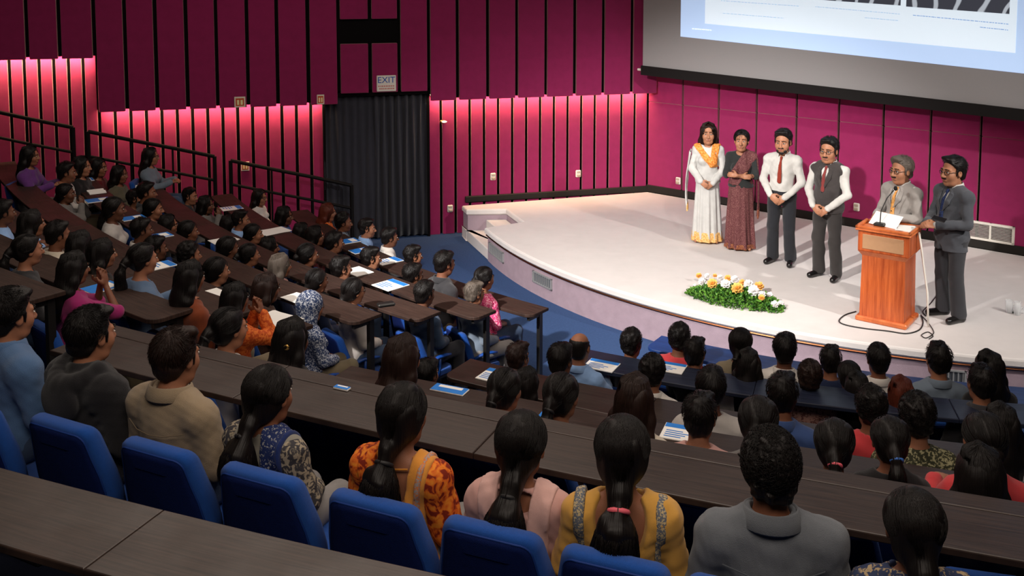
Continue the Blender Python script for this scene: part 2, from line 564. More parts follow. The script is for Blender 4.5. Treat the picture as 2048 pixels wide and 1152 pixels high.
def socket(P, z, D, Nn, label):
    r = empty('wall_socket'); r.matrix_world = wall_matrix(P, D, Nn) @ Matrix.Translation((0, 0.026, z))
    tag(r, label, 'socket')
    MB().box((-0.045, 0, -0.06), (0.045, 0.03, 0.06), None, 0.012).build('socket_plate', M_WHITE_PLASTIC, r)
    MB().box((-0.03, 0.03, -0.045), (0.03, 0.055, -0.005), None, 0.01).build('plug', plain('beige_plug', srgb(176, 160, 140), 0.6), r)
    MB().box((-0.028, 0.03, 0.012), (0.028, 0.04, 0.046), None, 0.006).build('plug', plain('beige_plug', srgb(176, 160, 140), 0.6), r)
def socket_l(u, v, label):
    P = CORNER + DW * t_of(u, CORNER, DW); socket(P, CAM_H - (v - HORIZON) * P[1] / F_PX, DW, NW, label)
def socket_b(u, v, label):
    P = CORNER + DB * t_of(u, CORNER, DB); socket(P, CAM_H - (v - HORIZON) * P[1] / F_PX, DB, NB, label)
socket_l(985, 357, 'beige wall socket on the slats above the stage steps')
socket_l(1155, 351, 'beige wall socket on the slats nearest the stage corner')
socket_l(899, 423, 'low beige wall socket beside the dark curtain')
socket_b(1359, 366, 'beige wall socket left of the woman in white')
socket_b(1717, 420, 'beige wall socket left of the podium speaker')
# little lit lamp on the slats beside the curtain
def bracket():
    P = CORNER + DW * t_of(885, CORNER, DW); z = CAM_H - (244 - HORIZON) * P[1] / F_PX
    r = empty('bracket_lamp'); r.matrix_world = wall_matrix(P, DW, NW) @ Matrix.Translation((0, 0.03, z))
    tag(r, 'tiny bright brass lamp on the slats right of the curtain', 'lamp')
    MB().box((-0.05, 0, -0.02), (0.05, 0.05, 0.02), None, 0.012).build('lamp_body', M_BRASS, r)
    MB().ball((-0.02, 0.055, 0), (0.04, 0.015, 0.014)).build('lamp_bulb', emit('bracket_bulb', (1, 0.8, 0.5, 1), 5.0), r)
bracket()

# ---- wall behind the stage
wb = MB().box((-0.02, -0.12, 0), (10.5, -0.03, 7.2)).build('wall_back', M_BLACK_WALL)
wb.matrix_world = MBK
wb['kind'] = 'structure'
gaps = [0.0] + [0.66 + 0.652 * k for k in range(16)]
for a, b in zip(gaps, gaps[1:]):
    wall_piece('wall_panel', wb, a + 0.017, b - 0.017, -0.03, 0.03, 0.5, 2.03, M_MAGENTA)
    wall_piece('wall_panel', wb, a + 0.017, b - 0.017, -0.03, 0.03, 2.034, 6.4, M_MAGENTA)
sk = MB().box((0.0, -0.02, 0.5), (10.4, 0.055, 0.62), None, 0.008).build('baseboard_back', M_SKIRT); sk.matrix_world = MBK; sk['kind'] = 'structure'
sk = MB().box((0.0, 0.0, 0.5), (T_D0 - 0.62, 0.06, 0.60), None, 0.008).build('baseboard_left', M_SKIRT); sk.matrix_world = MW; sk['kind'] = 'structure'
# air vent low on the back wall
def vent():
    P = CORNER + DB * t_of(1987, CORNER, DB); z = CAM_H - (472 - HORIZON) * P[1] / F_PX
    r = empty('air_vent'); r.matrix_world = wall_matrix(P, DB, NB) @ Matrix.Translation((0, 0.03, z))
    tag(r, 'white framed air vent low on the magenta wall at the right', 'vent')
    W, Hh = 0.30, 0.125
    fr = MB()
    fr.box((-W, 0, -Hh), (W, 0.03, -Hh + 0.03)).box((-W, 0, Hh - 0.03), (W, 0.03, Hh)).box((-W, 0, -Hh), (-W + 0.03, 0.03, Hh)).box((W - 0.03, 0, -Hh), (W, 0.03, Hh))
    fr.box((-0.012, 0, -Hh), (0.012, 0.024, Hh))
    fr.build('vent_frame', M_WHITE_PLASTIC, r)
    MB().box((-W + 0.02, -0.01, -Hh + 0.02), (W - 0.02, 0.0, Hh - 0.02)).build('vent_backing', M_BLACK_WALL, r)
    me = MB().box((-W + 0.025, 0.002, -0.004), (W - 0.025, 0.018, 0.004)).mesh('louvre')
    for k in range(9):
        obj('louvre', me, plain('vent_grey', srgb(170, 164, 158), 0.5), r, (0, 0, -Hh + 0.045 + k * 0.02))
vent()

# ---- projection screen in front of the back wall
def screen():
    off = 0.52
    A = CORNER + NB * off
    Ms = wall_matrix(A, DB, NB)
    def tz(u, v):
        t = t_of(u, A, DB); P = A + DB * t
        # exact height on the pitched camera: search along the vertical
        d = ray(u, v); k = P[1] / d[1]
        return t, CAM_H + d[2] * k
    (tl, zl), (tr, zr) = tz(1283, 131), tz(2048, 219)
    sl = (zr - zl) / (tr - tl); t1 = 8.6
    r = empty('projection_screen'); r.matrix_world = Ms
    tag(r, 'large white projection screen with black borders hanging over the stage', 'screen')
    def quad(name, ta, tb, z0a, z0b, z1, y0, y1, mat, par=r):
        return MB().add([(ta, y0, z0a), (tb, y0, z0b), (tb, y0, z1), (ta, y0, z1), (ta, y1, z0a), (tb, y1, z0b), (tb, y1, z1), (ta, y1, z1)],
                 [(0, 1, 2, 3), (7, 6, 5, 4), (0, 4, 5, 1), (1, 5, 6, 2), (2, 6, 7, 3), (3, 7, 4, 0)]).build(name, mat, par)
    zb = lambda t: zl + sl * (t - tl)
    quad('screen_cloth', tl, t1, zb(tl), zb(t1), 6.2, -0.01, 0.0, plain('matte_white_screen', srgb(150, 147, 148), 0.9, 0.1, 0, 0.02))
    o = quad('bottom_border', tl - 0.02, t1, zb(tl) - 0.15, zb(t1) - 0.15, 0, -0.03, 0.03, plain('screen_black', srgb(20, 17, 17), 0.7, 0.2))
    me = o.data
    for i, vz in ((2, zb(t1)), (3, zb(tl)), (6, zb(t1)), (7, zb(tl))): me.vertices[i].co.z = vz
    MB().tube([(tl - 0.09, 0, zb(tl) - 0.07), (tl - 0.02, 0, zb(tl) - 0.07)], 0.02, 8).build('border_end_cap', M_WHITE_PLASTIC, r)
    # the projected slide
    sr = empty('projected_slide'); sr.matrix_world = Ms
    tag(sr, 'bright pale blue slide projected on the screen', 'slide')
    (a, za), (b, zb2) = tz(1357, 73), tz(2048, 148)
    s2 = (zb2 - za) / (b - a)
    z2 = lambda t: za + s2 * (t - a)
    quad('slide_background', a, t1 - 0.5, z2(a), z2(t1 - 0.5), 5.9, 0.001, 0.004, emit('slide_blue', srgb(172, 196, 230), 0.74), sr)
    (c, zc), (d, zd) = tz(1405, 47), tz(2020, 106)
    s3 = (zd - zc) / (d - c)
    z3 = lambda t: zc + s3 * (t - c)
    quad('slide_page', c, d, z3(c), z3(d), 5.8, 0.004, 0.007, emit('slide_page_white', srgb(204, 217, 228), 0.84), sr)
    (e, ze), (f_, zf) = tz(1640, 2), tz(1790, 11)
    ph = None
    def photo(u0, v0, u1, v1):
        (e, ze), (g, zg) = tz(u0, v0), tz(u1, v1)
        m, nt, bs = new_mat('slide_photo')
        tc = N(nt, 'ShaderNodeTexCoord'); w = N(nt, 'ShaderNodeTexWave', Scale=1.1, Distortion=9.0, Detail=2.0)
        nt.links.new(tc.outputs['Object'], w.inputs['Vector'])
        cr = N(nt, 'ShaderNodeValToRGB')
        cr.color_ramp.elements[0].position, cr.color_ramp.elements[0].color = 0.86, srgb(60, 62, 72)
        cr.color_ramp.elements[1].position, cr.color_ramp.elements[1].color = 0.95, srgb(190, 196, 205)
        nt.links.new(w.outputs['Fac'], cr.inputs[0])
        bs.inputs['Base Color'].default_value = (0, 0, 0, 1)
        nt.links.new(cr.outputs[0], bs.inputs['Emission Color']); bs.inputs['Emission Strength'].default_value = 0.8
        quad('slide_photo', e, g, ze, zg, 5.0, 0.007, 0.009, m, sr)
    photo(1415, -16, 1790, 11)
    photo(1801, 13, 2005, 28)
    # lines of small print under the pictures, too small to read
    random.seed(3)
    ink = emit('slide_ink', srgb(168, 188, 214), 0.74); ink2 = emit('slide_ink_dark', srgb(132, 158, 200), 0.72)
    def line(u0, v0, u1, v1, mt):
        mb = MB(); u = u0
        while u < u1:
            w = random.uniform(2, 7); v = v0 + (v1 - v0) * (u - u0) / (u1 - u0)
            (p, zp), (q, zq) = tz(u, v), tz(min(u + w, u1), v + (v1 - v0) * w / (u1 - u0))
            mb.add([(p, 0.0075, zp), (q, 0.0075, zq), (q, 0.0075, zq + 0.011), (p, 0.0075, zp + 0.011), (p, 0.0095, zp), (q, 0.0095, zq), (q, 0.0095, zq + 0.011), (p, 0.0095, zp + 0.011)],
                   [(0, 1, 2, 3), (7, 6, 5, 4), (0, 4, 5, 1), (1, 5, 6, 2), (2, 6, 7, 3), (3, 7, 4, 0)])
            u += w + random.uniform(0.8, 2)
        mb.build('slide_text_line', mt, sr)['kind'] = 'stuff'
    line(1436, 2, 1590, 13, ink); line(1440, 27, 1560, 37, ink)
    line(1622, 14, 1790, 29, ink); line(1720, 36, 1788, 42, ink)
    line(1815, 31, 2004, 49, ink2); line(1948, 55, 2004, 61, ink2)
    line(1380, 58, 1418, 61, emit('slide_logo_white', srgb(236, 242, 250), 0.9))
screen()

# ================================================================ THE STAGE
STZ = 0.5
LIP = [(970, 455), (1000, 480), (1100, 530), (1230, 583), (1400, 625), (1600, 662), (1800, 693), (2048, 722)]
def fit_circle(P):
    P = np.array(P)[:, :2]
    A = np.c_[2 * P, np.ones(len(P))]
    x = np.linalg.lstsq(A, (P ** 2).sum(1), rcond=None)[0]
    return x[0], x[1], math.sqrt(x[2] + x[0] ** 2 + x[1] ** 2)
LP = [onz(u, v, STZ) for u, v in LIP]
scx, scy, scr = fit_circle(LP)
ang0 = math.atan2(LP[0][1] - scy, LP[0][0] - scx) % (2 * PI)
ang1 = 2 * PI - 0.55
def lip_arc(dr, n=64, a0=ang0, a1=ang1): return [(scx + (scr + dr) * math.cos(a0 + (a1 - a0) * i / n), scy + (scr + dr) * math.sin(a0 + (a1 - a0) * i / n)) for i in range(n + 1)]
wallpt = CORNER + DB * 9.6
leftpt = CORNER + DW * t_of(925, CORNER, DW)
# outline counter-clockwise: front lip, right end, back wall, corner, left wall, outer kerb, step notch
K_out = onz(924, 411, STZ)[:2]; K_in = onz(933, 419, STZ)[:2]; N_b = onz(1012, 418, STZ)[:2]; N_c = onz(1046, 443, STZ)[:2]
cw = CORNER + NW * 0.03 + NB * 0.03
top = lip_arc(0.0) + [tuple(wallpt + NB * 0.03), tuple(cw), tuple(K_out + NW * 0.0)] 
top_poly = lip_arc(0.0) + [tuple(wallpt + NB * 0.03), tuple(cw), tuple(K_out), tuple(K_in), tuple(N_b), tuple(N_c)]
st = empty('stage', (0, 0, 0)); tag(st, None, None, None, 'structure')
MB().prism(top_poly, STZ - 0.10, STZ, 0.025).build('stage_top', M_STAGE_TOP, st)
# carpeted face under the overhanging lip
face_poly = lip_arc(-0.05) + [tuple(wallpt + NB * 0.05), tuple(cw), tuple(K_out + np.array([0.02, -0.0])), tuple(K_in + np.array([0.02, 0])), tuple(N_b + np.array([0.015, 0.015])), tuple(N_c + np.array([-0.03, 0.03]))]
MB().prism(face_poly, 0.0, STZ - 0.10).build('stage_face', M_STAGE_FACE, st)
arc = lip_arc(-0.028, 90)
MB().tube([(x, y, STZ - 0.113) for x, y in arc], 0.011, 6).build('lip_trim', M_BRASS, st)
bl = MB().tube([(x, y, 0.05) for x, y in lip_arc(-0.045, 60)], 0.004, 4).v
# two carpeted steps in the notch and the low outer kerb
S_l = onz(924, 471, 0)[:2]; S_r = onz(969, 520, 0)[:2]
q0 = K_out; q1 = lip_arc(-0.05)[0]
def lerp(a, b, t): return tuple(np.array(a) * (1 - t) + np.array(b) * t)
step_dir = (N_c - np.array(q1)); step_len = np.linalg.norm(step_dir)
stp = M_STAGE_TOP
MB().prism([tuple(K_out), tuple(q1), lerp(q1, N_c, 0.52), lerp(K_in, N_b, 0.52), tuple(K_in)], 0.0, 0.17, 0.015).build('stage_step', stp, st)
MB().prism([lerp(K_in, N_b, 0.50), lerp(q1, N_c, 0.50), tuple(N_c), tuple(N_b)], 0.0, 0.335, 0.015).build('stage_step', stp, st)
kb = (np.array(K_in) - np.array(K_out))
# floor vents set into the stage face
def face_vent(u0, u1, v, label):
    # direction of the face at the vent
    P0, P1 = onz(u0, v, 0.28)[:2], onz(u1, v, 0.28)[:2]
    def ang(P): return math.atan2(P[1] - scy, P[0] - scx)
    # intersect the pixel column with the face circle
    def hit(u):
        k = (u - 1024) / F_PX / 0.985
        best = None
        for i in range(2000):
            a = ang0 - 0.1 + (ang1 - ang0 + 0.1) * i / 2000
            x, y = scx + (scr - 0.05) * math.cos(a), scy + (scr - 0.05) * math.sin(a)
            e = abs(x - k * y)
            if (best is None or e < best[0]) and y < scy + 1.5 and math.sin(a) < 0.3: best = (e, a)
        return best[1]
    a0, a1 = hit(u0), hit(u1)
    am = (a0 + a1) / 2; w = abs(a1 - a0) * (scr - 0.05) / 2
    c, s = math.cos(am), math.sin(am)
    M = Matrix(((-s, c, 0, scx + (scr - 0.05) * c), (c, s, 0, scy + (scr - 0.05) * s), (0, 0, 1, 0.24), (0, 0, 0, 1)))
    r = empty('floor_vent'); r.matrix_world = M
    tag(r, label, 'vent')
    Hh = 0.075
    fr = MB().box((-w, -0.02, -Hh), (w, 0.02, -Hh + 0.015)).box((-w, -0.02, Hh - 0.015), (w, 0.02, Hh)).box((-w, -0.02, -Hh), (-w + 0.02, 0.02, Hh)).box((w - 0.02, -0.02, -Hh), (w, 0.02, Hh))
    fr.build('vent_frame', plain('vent_metal', srgb(150, 150, 150), 0.45, 0.5, 0.3), r)
    MB().box((-w + 0.01, -0.02, -Hh + 0.01), (w - 0.01, 0.004, Hh - 0.01)).build('vent_backing', plain('vent_inside', srgb(70, 74, 80), 0.6), r)
    me = MB().box((-0.006, 0.0, -Hh + 0.015), (0.006, 0.014, Hh - 0.015)).mesh('louvre')
    n = max(4, int(w * 2 / 0.045))
    for k in range(n):
        obj('louvre', me, plain('vent_metal', srgb(150, 150, 150), 0.45, 0.5, 0.3), r, (-w + 0.03 + (2 * w - 0.06) * k / (n - 1), 0, 0))
face_vent(980, 1008, 502, 'small grey vent in the stage face next to the steps')
face_vent(1068, 1106, 552, 'grey vent in the curved stage face, second from the steps')
face_vent(1886, 1950, 742, 'grey vent in the stage face behind the front row at the right')

# ================================================================ TIERS, DESKS AND CHAIRS
# every row: desk height, centre and radius of its far edge (toward the stage), first and last pixel of that edge
ROWS = {
 'L0': (0.85, 7.76, 19.35, 11.93, (612, 419), (1096, 616)),
 'L1': (1.05, 10.71, 22.09, 16.74, (462, 387), (990, 621)),
 'L2': (1.25, 11.04, 23.06, 18.46, (309, 359), (880, 623)),
 'L3': (1.45, 12.19, 24.44, 21.01, (175, 346), (764, 626)),
 'L4': (1.65, 15.73, 27.57, 26.56, (30, 322), (632, 647)),
 'L5': (1.86, 13.14, 26.90, 24.82, (-120, 330), (515, 617)),
 'L6': (2.07, 22.46, 38.67, 40.47, (-150, 395), (385, 617)),
 'L7': (2.32, 10.40, 24.86, 22.90, (-150, 470), (131, 581)),
 'R0': (0.90, 5.715, 15.70, 7.892, (1322, 671), (2300, 790)),
 'R1': (1.07, 5.359, 17.186, 10.028, (1180, 700), (2300, 822)),
 'R2': (1.22, 6.52, 19.26, 13.38, (940, 717), (2300, 930)),
 'R3': (1.62, 15.38, 42.44, 39.39, (700, 732), (2300, 1012)),
 'N':  (2.15, 12.97, 34.68, 32.55, (215, 655), (2300, 1045)),
}
ROW_W = {'L0': 0.31, 'L1': 0.31, 'L2': 0.31, 'L3': 0.31, 'L4': 0.31, 'L5': 0.31, 'L6': 0.31, 'L7': 0.31, 'N': 0.46, 'R0': 0.36, 'R1': 0.36, 'R2': 0.40, 'R3': 0.44}
LIFT = {'N': 0.75, 'L0': 0.85, 'L1': 0.86, 'L2': 0.86, 'L3': 0.86, 'L4': 0.86, 'R0': 0.86, 'R1': 0.86, 'R2': 0.76}
ROW_WORD = {'L0': 'first', 'L1': 'second', 'L2': 'third', 'L3': 'fourth', 'L4': 'fifth', 'L5': 'sixth', 'L6': 'seventh', 'L7': 'eighth',
            'R0': 'first', 'R1': 'second', 'R2': 'third', 'R3': 'fourth', 'N': 'fifth', 'B': 'sixth'}
def floor_of(k): return ROWS[k][0] - LIFT.get(k, 0.72) if k in ROWS else 0.0
def ang_of(k, P):
    return math.atan2(P[1] - ROWS[k][2], P[0] - ROWS[k][1]) % (2 * PI)
def row_angles(k):
    z = ROWS[k][0]
    return ang_of(k, onz(*ROWS[k][4], z)), ang_of(k, onz(*ROWS[k][5], z))
def rp(k, a, off): return (ROWS[k][1] + (ROWS[k][3] + off) * math.cos(a), ROWS[k][2] + (ROWS[k][3] + off) * math.sin(a))

M_DESK_L = wood('dark_matt_desk_wood', srgb(36, 25, 22), srgb(66, 48, 41), 0.62, (3, 90, 1), 'UV', 0.2)
M_DESK_BLUE_REFL = wood('blue_reflection_desk', srgb(18, 44, 96), srgb(30, 66, 130), 0.4, (2.2, 40, 1), 'UV', 0.45)  # front right desk: the screen's blue reflection painted into its colour
M_DESK_NAVY_REFL = wood('dim_blue_reflection_desk', srgb(22, 26, 40), srgb(36, 42, 62), 0.4, (2.2, 40, 1), 'UV', 0.45)  # second right desk: a dimmer blue reflection painted into its colour
def board(poly, uvs, z0, z1, parent, mat=M_DESK):
    """one desk board: outline in plan, rounded edges, grain along the row"""
    mb = MB().prism(poly, z0, z1, 0.006)
    n = len(poly); rings = len(mb.v) // n
    uv = [uvs[i % n] for i in range(rings * n)]
    return mb.build('board', mat, parent, uvs=uv)

def make_desk(k, label):
    z, cx, cy, r, p0, p1 = ROWS[k]
    w = ROW_W.get(k, 0.35)
    a0, a1 = row_angles(k)
    L = (a1 - a0) * r
    seg = 1.45
    n = max(1, round(L / seg))
    mid = rp(k, (a0 + a1) / 2, w / 2)
    root = empty('lecture_desk', (mid[0], mid[1], floor_of(k)))
    tag(root, label, 'desk', 'long curved desks')
    root_off = np.array([mid[0], mid[1]])
    zf = floor_of(k)
    for i in range(n):
        b0, b1 = a0 + (a1 - a0) * i / n + 0.0015 / r, a0 + (a1 - a0) * (i + 1) / n - 0.0015 / r
        m = 8
        poly, uvs = [], []
        rc = 0.09
        # near edge first (outer radius), from b0 to b1, rounded at the free ends of the row
        near = []
        for j in range(m + 1):
            a = b0 + (b1 - b0) * j / m
            near.append((a, w))
        if i == n - 1:
            near = [q for q in near if q[0] < b1 - rc / r]
            for j in range(7):
                th = PI / 2 * j / 6
                near.append((b1 - rc / r + rc * math.sin(th) / r, w - rc + rc * math.cos(th)))
        if i == 0 and k[0] in 'LR':
            near = [q for q in near if q[0] > b0 + rc / r]
            near = [(b0 + rc / r - rc * math.cos(PI / 2 * j / 6) / r, w - rc + rc * math.sin(PI / 2 * j / 6)) for j in range(7)] + near
        far = [(b1 + (b0 - b1) * j / m, 0.0) for j in range(m + 1)]
        pts = near + far
        for a, o in pts:
            x, y = rp(k, a, o)
            poly.append((x - root_off[0], y - root_off[1]))
            uvs.append(((a - a0) * r, o))
        # ensure counter-clockwise
        if k == 'N':
            for o0, o1 in ((0.0, 0.124), (0.127, w)):
                pl = [(b0 + (b1 - b0) * j / m, o1) for j in range(m + 1)] + [(b1 + (b0 - b1) * j / m, o0) for j in range(m + 1)]
                board([(rp(k, a, o)[0] - root_off[0], rp(k, a, o)[1] - root_off[1]) for a, o in pl], [((a - a0) * r, o) for a, o in pl], z - zf - 0.034, z - zf, root)
            continue
        area = sum(poly[q][0] * poly[(q + 1) % len(poly)][1] - poly[(q + 1) % len(poly)][0] * poly[q][1] for q in range(len(poly)))
        if area < 0: poly.reverse(); uvs.reverse()
        board(poly, uvs, z - zf - 0.034, z - zf, root, {'R0': M_DESK_BLUE_REFL, 'R1': M_DESK_NAVY_REFL}.get(k, M_DESK_L if k[0] == 'L' else M_DESK))
    # steel legs under the board joints
    for i in range(n + 1):
        a = a0 + (a1 - a0) * i / n
        a = min(max(a, a0 + 0.06 / r), a1 - 0.06 / r)
        x0, y0 = rp(k, a, 0.05); x1, y1 = rp(k, a, w * 0.62)
        mb = MB()
        ca, sa = math.cos(a), math.sin(a)
        Mx = Matrix(((ca, -sa, 0, x0 - root_off[0]), (sa, ca, 0, y0 - root_off[1]), (0, 0, 1, 0), (0, 0, 0, 1)))
        mb.box((0.0, -0.02, 0), (0.05, 0.02, z - zf - 0.034), Mx).box((0.0, -0.016, z - zf - 0.075), (w * 0.7, 0.016, z - zf - 0.034), Mx)
        mb.build('desk_leg', M_METAL_BLACK, root)
    return root
for k in ROWS:
    side = 'left of the aisle' if k[0] == 'L' else 'right of the aisle'
    lab = 'dark wood curved desk, %s row from the stage, %s' % (ROW_WORD[k], side)
    if k == 'R0': lab = 'curved desk with blue reflected light in its colour, front row right of the aisle'
    if k == 'R1': lab = 'curved desk with dark blue reflection in its colour, second row right of the aisle'
    if k == 'N': lab = 'wide dark desk in front of the nearest row of people'
    make_desk(k, lab)

# nearest desk at the bottom left, behind the row of blue chairs
def near_desk():
    z = 2.33
    far = [(0, 934), (220, 992), (406, 1038), (625, 1089), (872, 1146)]
    P = [onz(u, v, z) for u, v in far]
    cx, cy, r = fit_circle(P)
    ROWS['B'] = (z, cx, cy, r, (-300, 850), (1250, 1225))
    LIFT['B'] = 0.75
    ROW_W['B'] = 0.40
    make_desk('B', 'dark wood desk at the bottom left, behind the blue chairs')
near_desk()

# stepped floor under the rows
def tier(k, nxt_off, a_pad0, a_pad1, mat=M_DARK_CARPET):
    a0, a1 = row_angles(k)
    r = ROWS[k][3]
    a0 -= a_pad0 / r; a1 += a_pad1 / r
    n = 24
    outer = [rp(k, a0 + (a1 - a0) * i / n, nxt_off) for i in range(n + 1)]
    inner = [rp(k, a1 + (a0 - a1) * i / n, -0.10) for i in range(n + 1)]
    poly = outer + inner
    zt = floor_of(k)
    if zt < 0.02: return
    mb = MB().prism(poly, min(-0.02, zt - 0.3), zt)
    o = mb.build('floor_tier', mat); o['kind'] = 'structure'
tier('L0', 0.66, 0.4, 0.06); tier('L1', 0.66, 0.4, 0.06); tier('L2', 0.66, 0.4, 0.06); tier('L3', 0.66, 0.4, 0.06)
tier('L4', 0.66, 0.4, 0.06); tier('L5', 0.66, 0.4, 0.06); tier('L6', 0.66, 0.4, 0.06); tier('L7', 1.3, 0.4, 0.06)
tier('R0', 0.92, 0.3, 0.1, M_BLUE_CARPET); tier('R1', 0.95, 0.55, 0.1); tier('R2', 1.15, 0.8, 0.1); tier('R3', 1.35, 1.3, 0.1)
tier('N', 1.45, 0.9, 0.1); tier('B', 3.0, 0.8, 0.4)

# ---- chair: upholstered wrap-round back, padded seat, arms and a steel stand
def chair_meshes():
    out = {}
    # backrest: outline in x-z, thickness in y, curved round the sitter
    w, h, rc = 0.245, 0.46, 0.11
    pts = []
    z0, z1 = 0.43, 0.92
    def corner(cx, cz, a0, a1, rr, n=7):
        return [(cx + rr * math.cos(a0 + (a1 - a0) * i / n), cz + rr * math.sin(a0 + (a1 - a0) * i / n)) for i in range(n + 1)]
    tw, rc = 0.192, 0.062
    outline = corner(0.215 - 0.04, z0 + 0.04, -PI / 2, 0, 0.04, 4) + [(0.243, 0.52), (0.246, 0.60), (0.236, 0.70), (0.215, 0.79)] + corner(tw - rc + 0.006, z1 - rc, 0.22, PI / 2, rc, 5)
    outline += corner(-tw + rc - 0.006, z1 - rc, PI / 2, PI - 0.22, rc, 5) + [(-0.215, 0.79), (-0.236, 0.70), (-0.246, 0.60), (-0.243, 0.52)] + corner(-0.215 + 0.04, z0 + 0.04, PI, 1.5 * PI, 0.04, 4)
    n = len(outline); cz = 0.68
    def lay(y, ins):
        v = []
        for x, z in outline:
            f = ins
            L = math.hypot(x, z - cz)
            s = max(0.0, (L - f) / L)
            xx, zz = x * s, cz + (z - cz) * s
            yy = y + 0.9 * xx * xx - 0.20 * (zz - 0.45)
            v.append((xx, yy - 0.17, zz))
        return v
    rings = [lay(-0.042, 0.10), lay(-0.046, 0.05), lay(-0.044, 0.022), lay(-0.036, 0.006), lay(-0.015, 0.0), lay(0.012, 0.0), lay(0.032, 0.008), lay(0.04, 0.025), lay(0.045, 0.07), lay(0.048, 0.12)]
    v = [p for rg in rings for p in rg]; f = []
    for a in range(len(rings) - 1):
        for i in range(n):
            j = (i + 1) % n
            f.append((a * n + i, a * n + j, (a + 1) * n + j, (a + 1) * n + i))
    f.append(tuple(range(n - 1, -1, -1))); f.append(tuple((len(rings) - 1) * n + i for i in range(n)))
    out['backrest'] = make_mesh('backrest', v, f, True)
    # panel over the rear face, its unlit shade painted into the colour
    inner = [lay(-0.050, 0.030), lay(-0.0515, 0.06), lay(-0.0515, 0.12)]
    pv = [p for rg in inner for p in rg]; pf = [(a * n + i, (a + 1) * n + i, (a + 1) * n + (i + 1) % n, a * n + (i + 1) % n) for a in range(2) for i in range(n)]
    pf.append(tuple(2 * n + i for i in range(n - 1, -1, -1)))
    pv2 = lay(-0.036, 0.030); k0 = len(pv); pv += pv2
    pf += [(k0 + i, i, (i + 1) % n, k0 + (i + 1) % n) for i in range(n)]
    out['shaded_back_panel'] = make_mesh('shaded_back_panel', pv, pf, True)
    # piping seam round the rear face
    seam = lay(-0.047, 0.027)
    sm = MB().tube(seam + [seam[0]], 0.0045, 5, False)
    out['piping'] = sm.mesh('piping', True)
    seat = [(0.215 * math.copysign(abs(math.cos(t)) ** 0.45, math.cos(t)), 0.10 + 0.215 * math.copysign(abs(math.sin(t)) ** 0.45, math.sin(t))) for t in [2 * PI * i / 28 for i in range(28)]]
    out['seat'] = MB().prism(seat, 0.36, 0.44, 0.022).mesh('seat', False)
    for nm, s in (('arm_a', -1), ('arm_b', 1)):
        mb = MB()
        mb.tube([(s * 0.255, -0.13, 0.60), (s * 0.262, 0.0, 0.635), (s * 0.262, 0.12, 0.63), (s * 0.258, 0.2, 0.615)], [0.022, 0.026, 0.026, 0.018], 8, True, 0.7)
        mb.tube([(s * 0.25, 0.02, 0.40), (s * 0.262, 0.03, 0.62)], 0.016, 6)
        out[nm] = mb.mesh('armrest', True)
    mb = MB().tube([(0, 0.06, 0.03), (0, 0.06, 0.38)], 0.03, 10).box((-0.16, -0.02, 0), (0.16, 0.14, 0.03), None, 0.008).box((-0.2, -0.12, 0.33), (0.2, 0.22, 0.365), None, 0.006)
    mb.box((-0.03, -0.17, 0.34), (0.03, -0.10, 0.62))
    out['stand'] = mb.mesh('stand')
    return out
CH = chair_meshes()
M_CHAIR_BACK_SHADE = plain('shaded_chair_back', srgb(6, 24, 76), 0.85, 0.15, 0, 0.2, 60.0, 0.5, 500.0)  # rear of the backrest: shade put into the fabric colour
M_PIPING = plain('blue_piping', srgb(12, 46, 112), 0.7, 0.3)
def make_chair(loc, rz, label, group, sc=1.0, arms=True):
    r = empty('lecture_chair', loc, rz, sc)
    tag(r, label, 'chair', group)
    b = obj('backrest', CH['backrest'], M_CHAIR, r)
    obj('piping', CH['piping'], M_PIPING, b)
    obj('shaded_back_panel', CH['shaded_back_panel'], M_CHAIR_BACK_SHADE, b)
    obj('seat', CH['seat'], M_CHAIR, r)
    if arms:
        obj('armrest', CH['arm_a'], M_CHAIR_PLASTIC, r); obj('armrest', CH['arm_b'], M_CHAIR_PLASTIC, r)
    obj('stand', CH['stand'], M_METAL_BLACK, r)
    return r

# ---- black handrails along the left side aisle
M_RAIL = plain('matt_black_rail', srgb(13, 11, 12), 0.7, 0.15)
def rail(pts, label):
    """pts: (u, v, depth) of the top rail; posts down to the floor"""
    P = [Vector(at_depth(*p)) for p in pts]
    root = empty('handrail', (P[0][0], P[0][1], 0.0))
    tag(root, label, 'handrail', 'side aisle handrails')
    o = Vector(root.location)
    MB().tube([p - o for p in P], 0.028, 8).build('top_rail', M_RAIL, root)
    MB().tube([p - o - Vector((0, 0, 0.36)) for p in P], 0.022, 8).build('middle_rail', M_RAIL, root)
    n = len(P)
    for i in range(n):
        MB().tube([P[i] - o, (P[i][0] - o[0], P[i][1] - o[1], 0.0)], 0.030 if i in (0, n - 1) else 0.016, 8).build('post', M_RAIL, root)
rail([(-60, 212, 13.75), (60, 238, 13.95), (146, 255, 14.1)], 'black handrail at the far left edge below the raised lights')
rail([(176, 263, 14.15), (261, 280, 14.32), (345, 296, 14.48), (429, 313, 14.65)], 'black handrail in the middle, behind the upper left seats')
rail([(461, 321, 14.72), (543, 338, 14.88), (625, 354, 15.04), (703, 371, 15.2)], 'black handrail ending in front of the dark curtain')

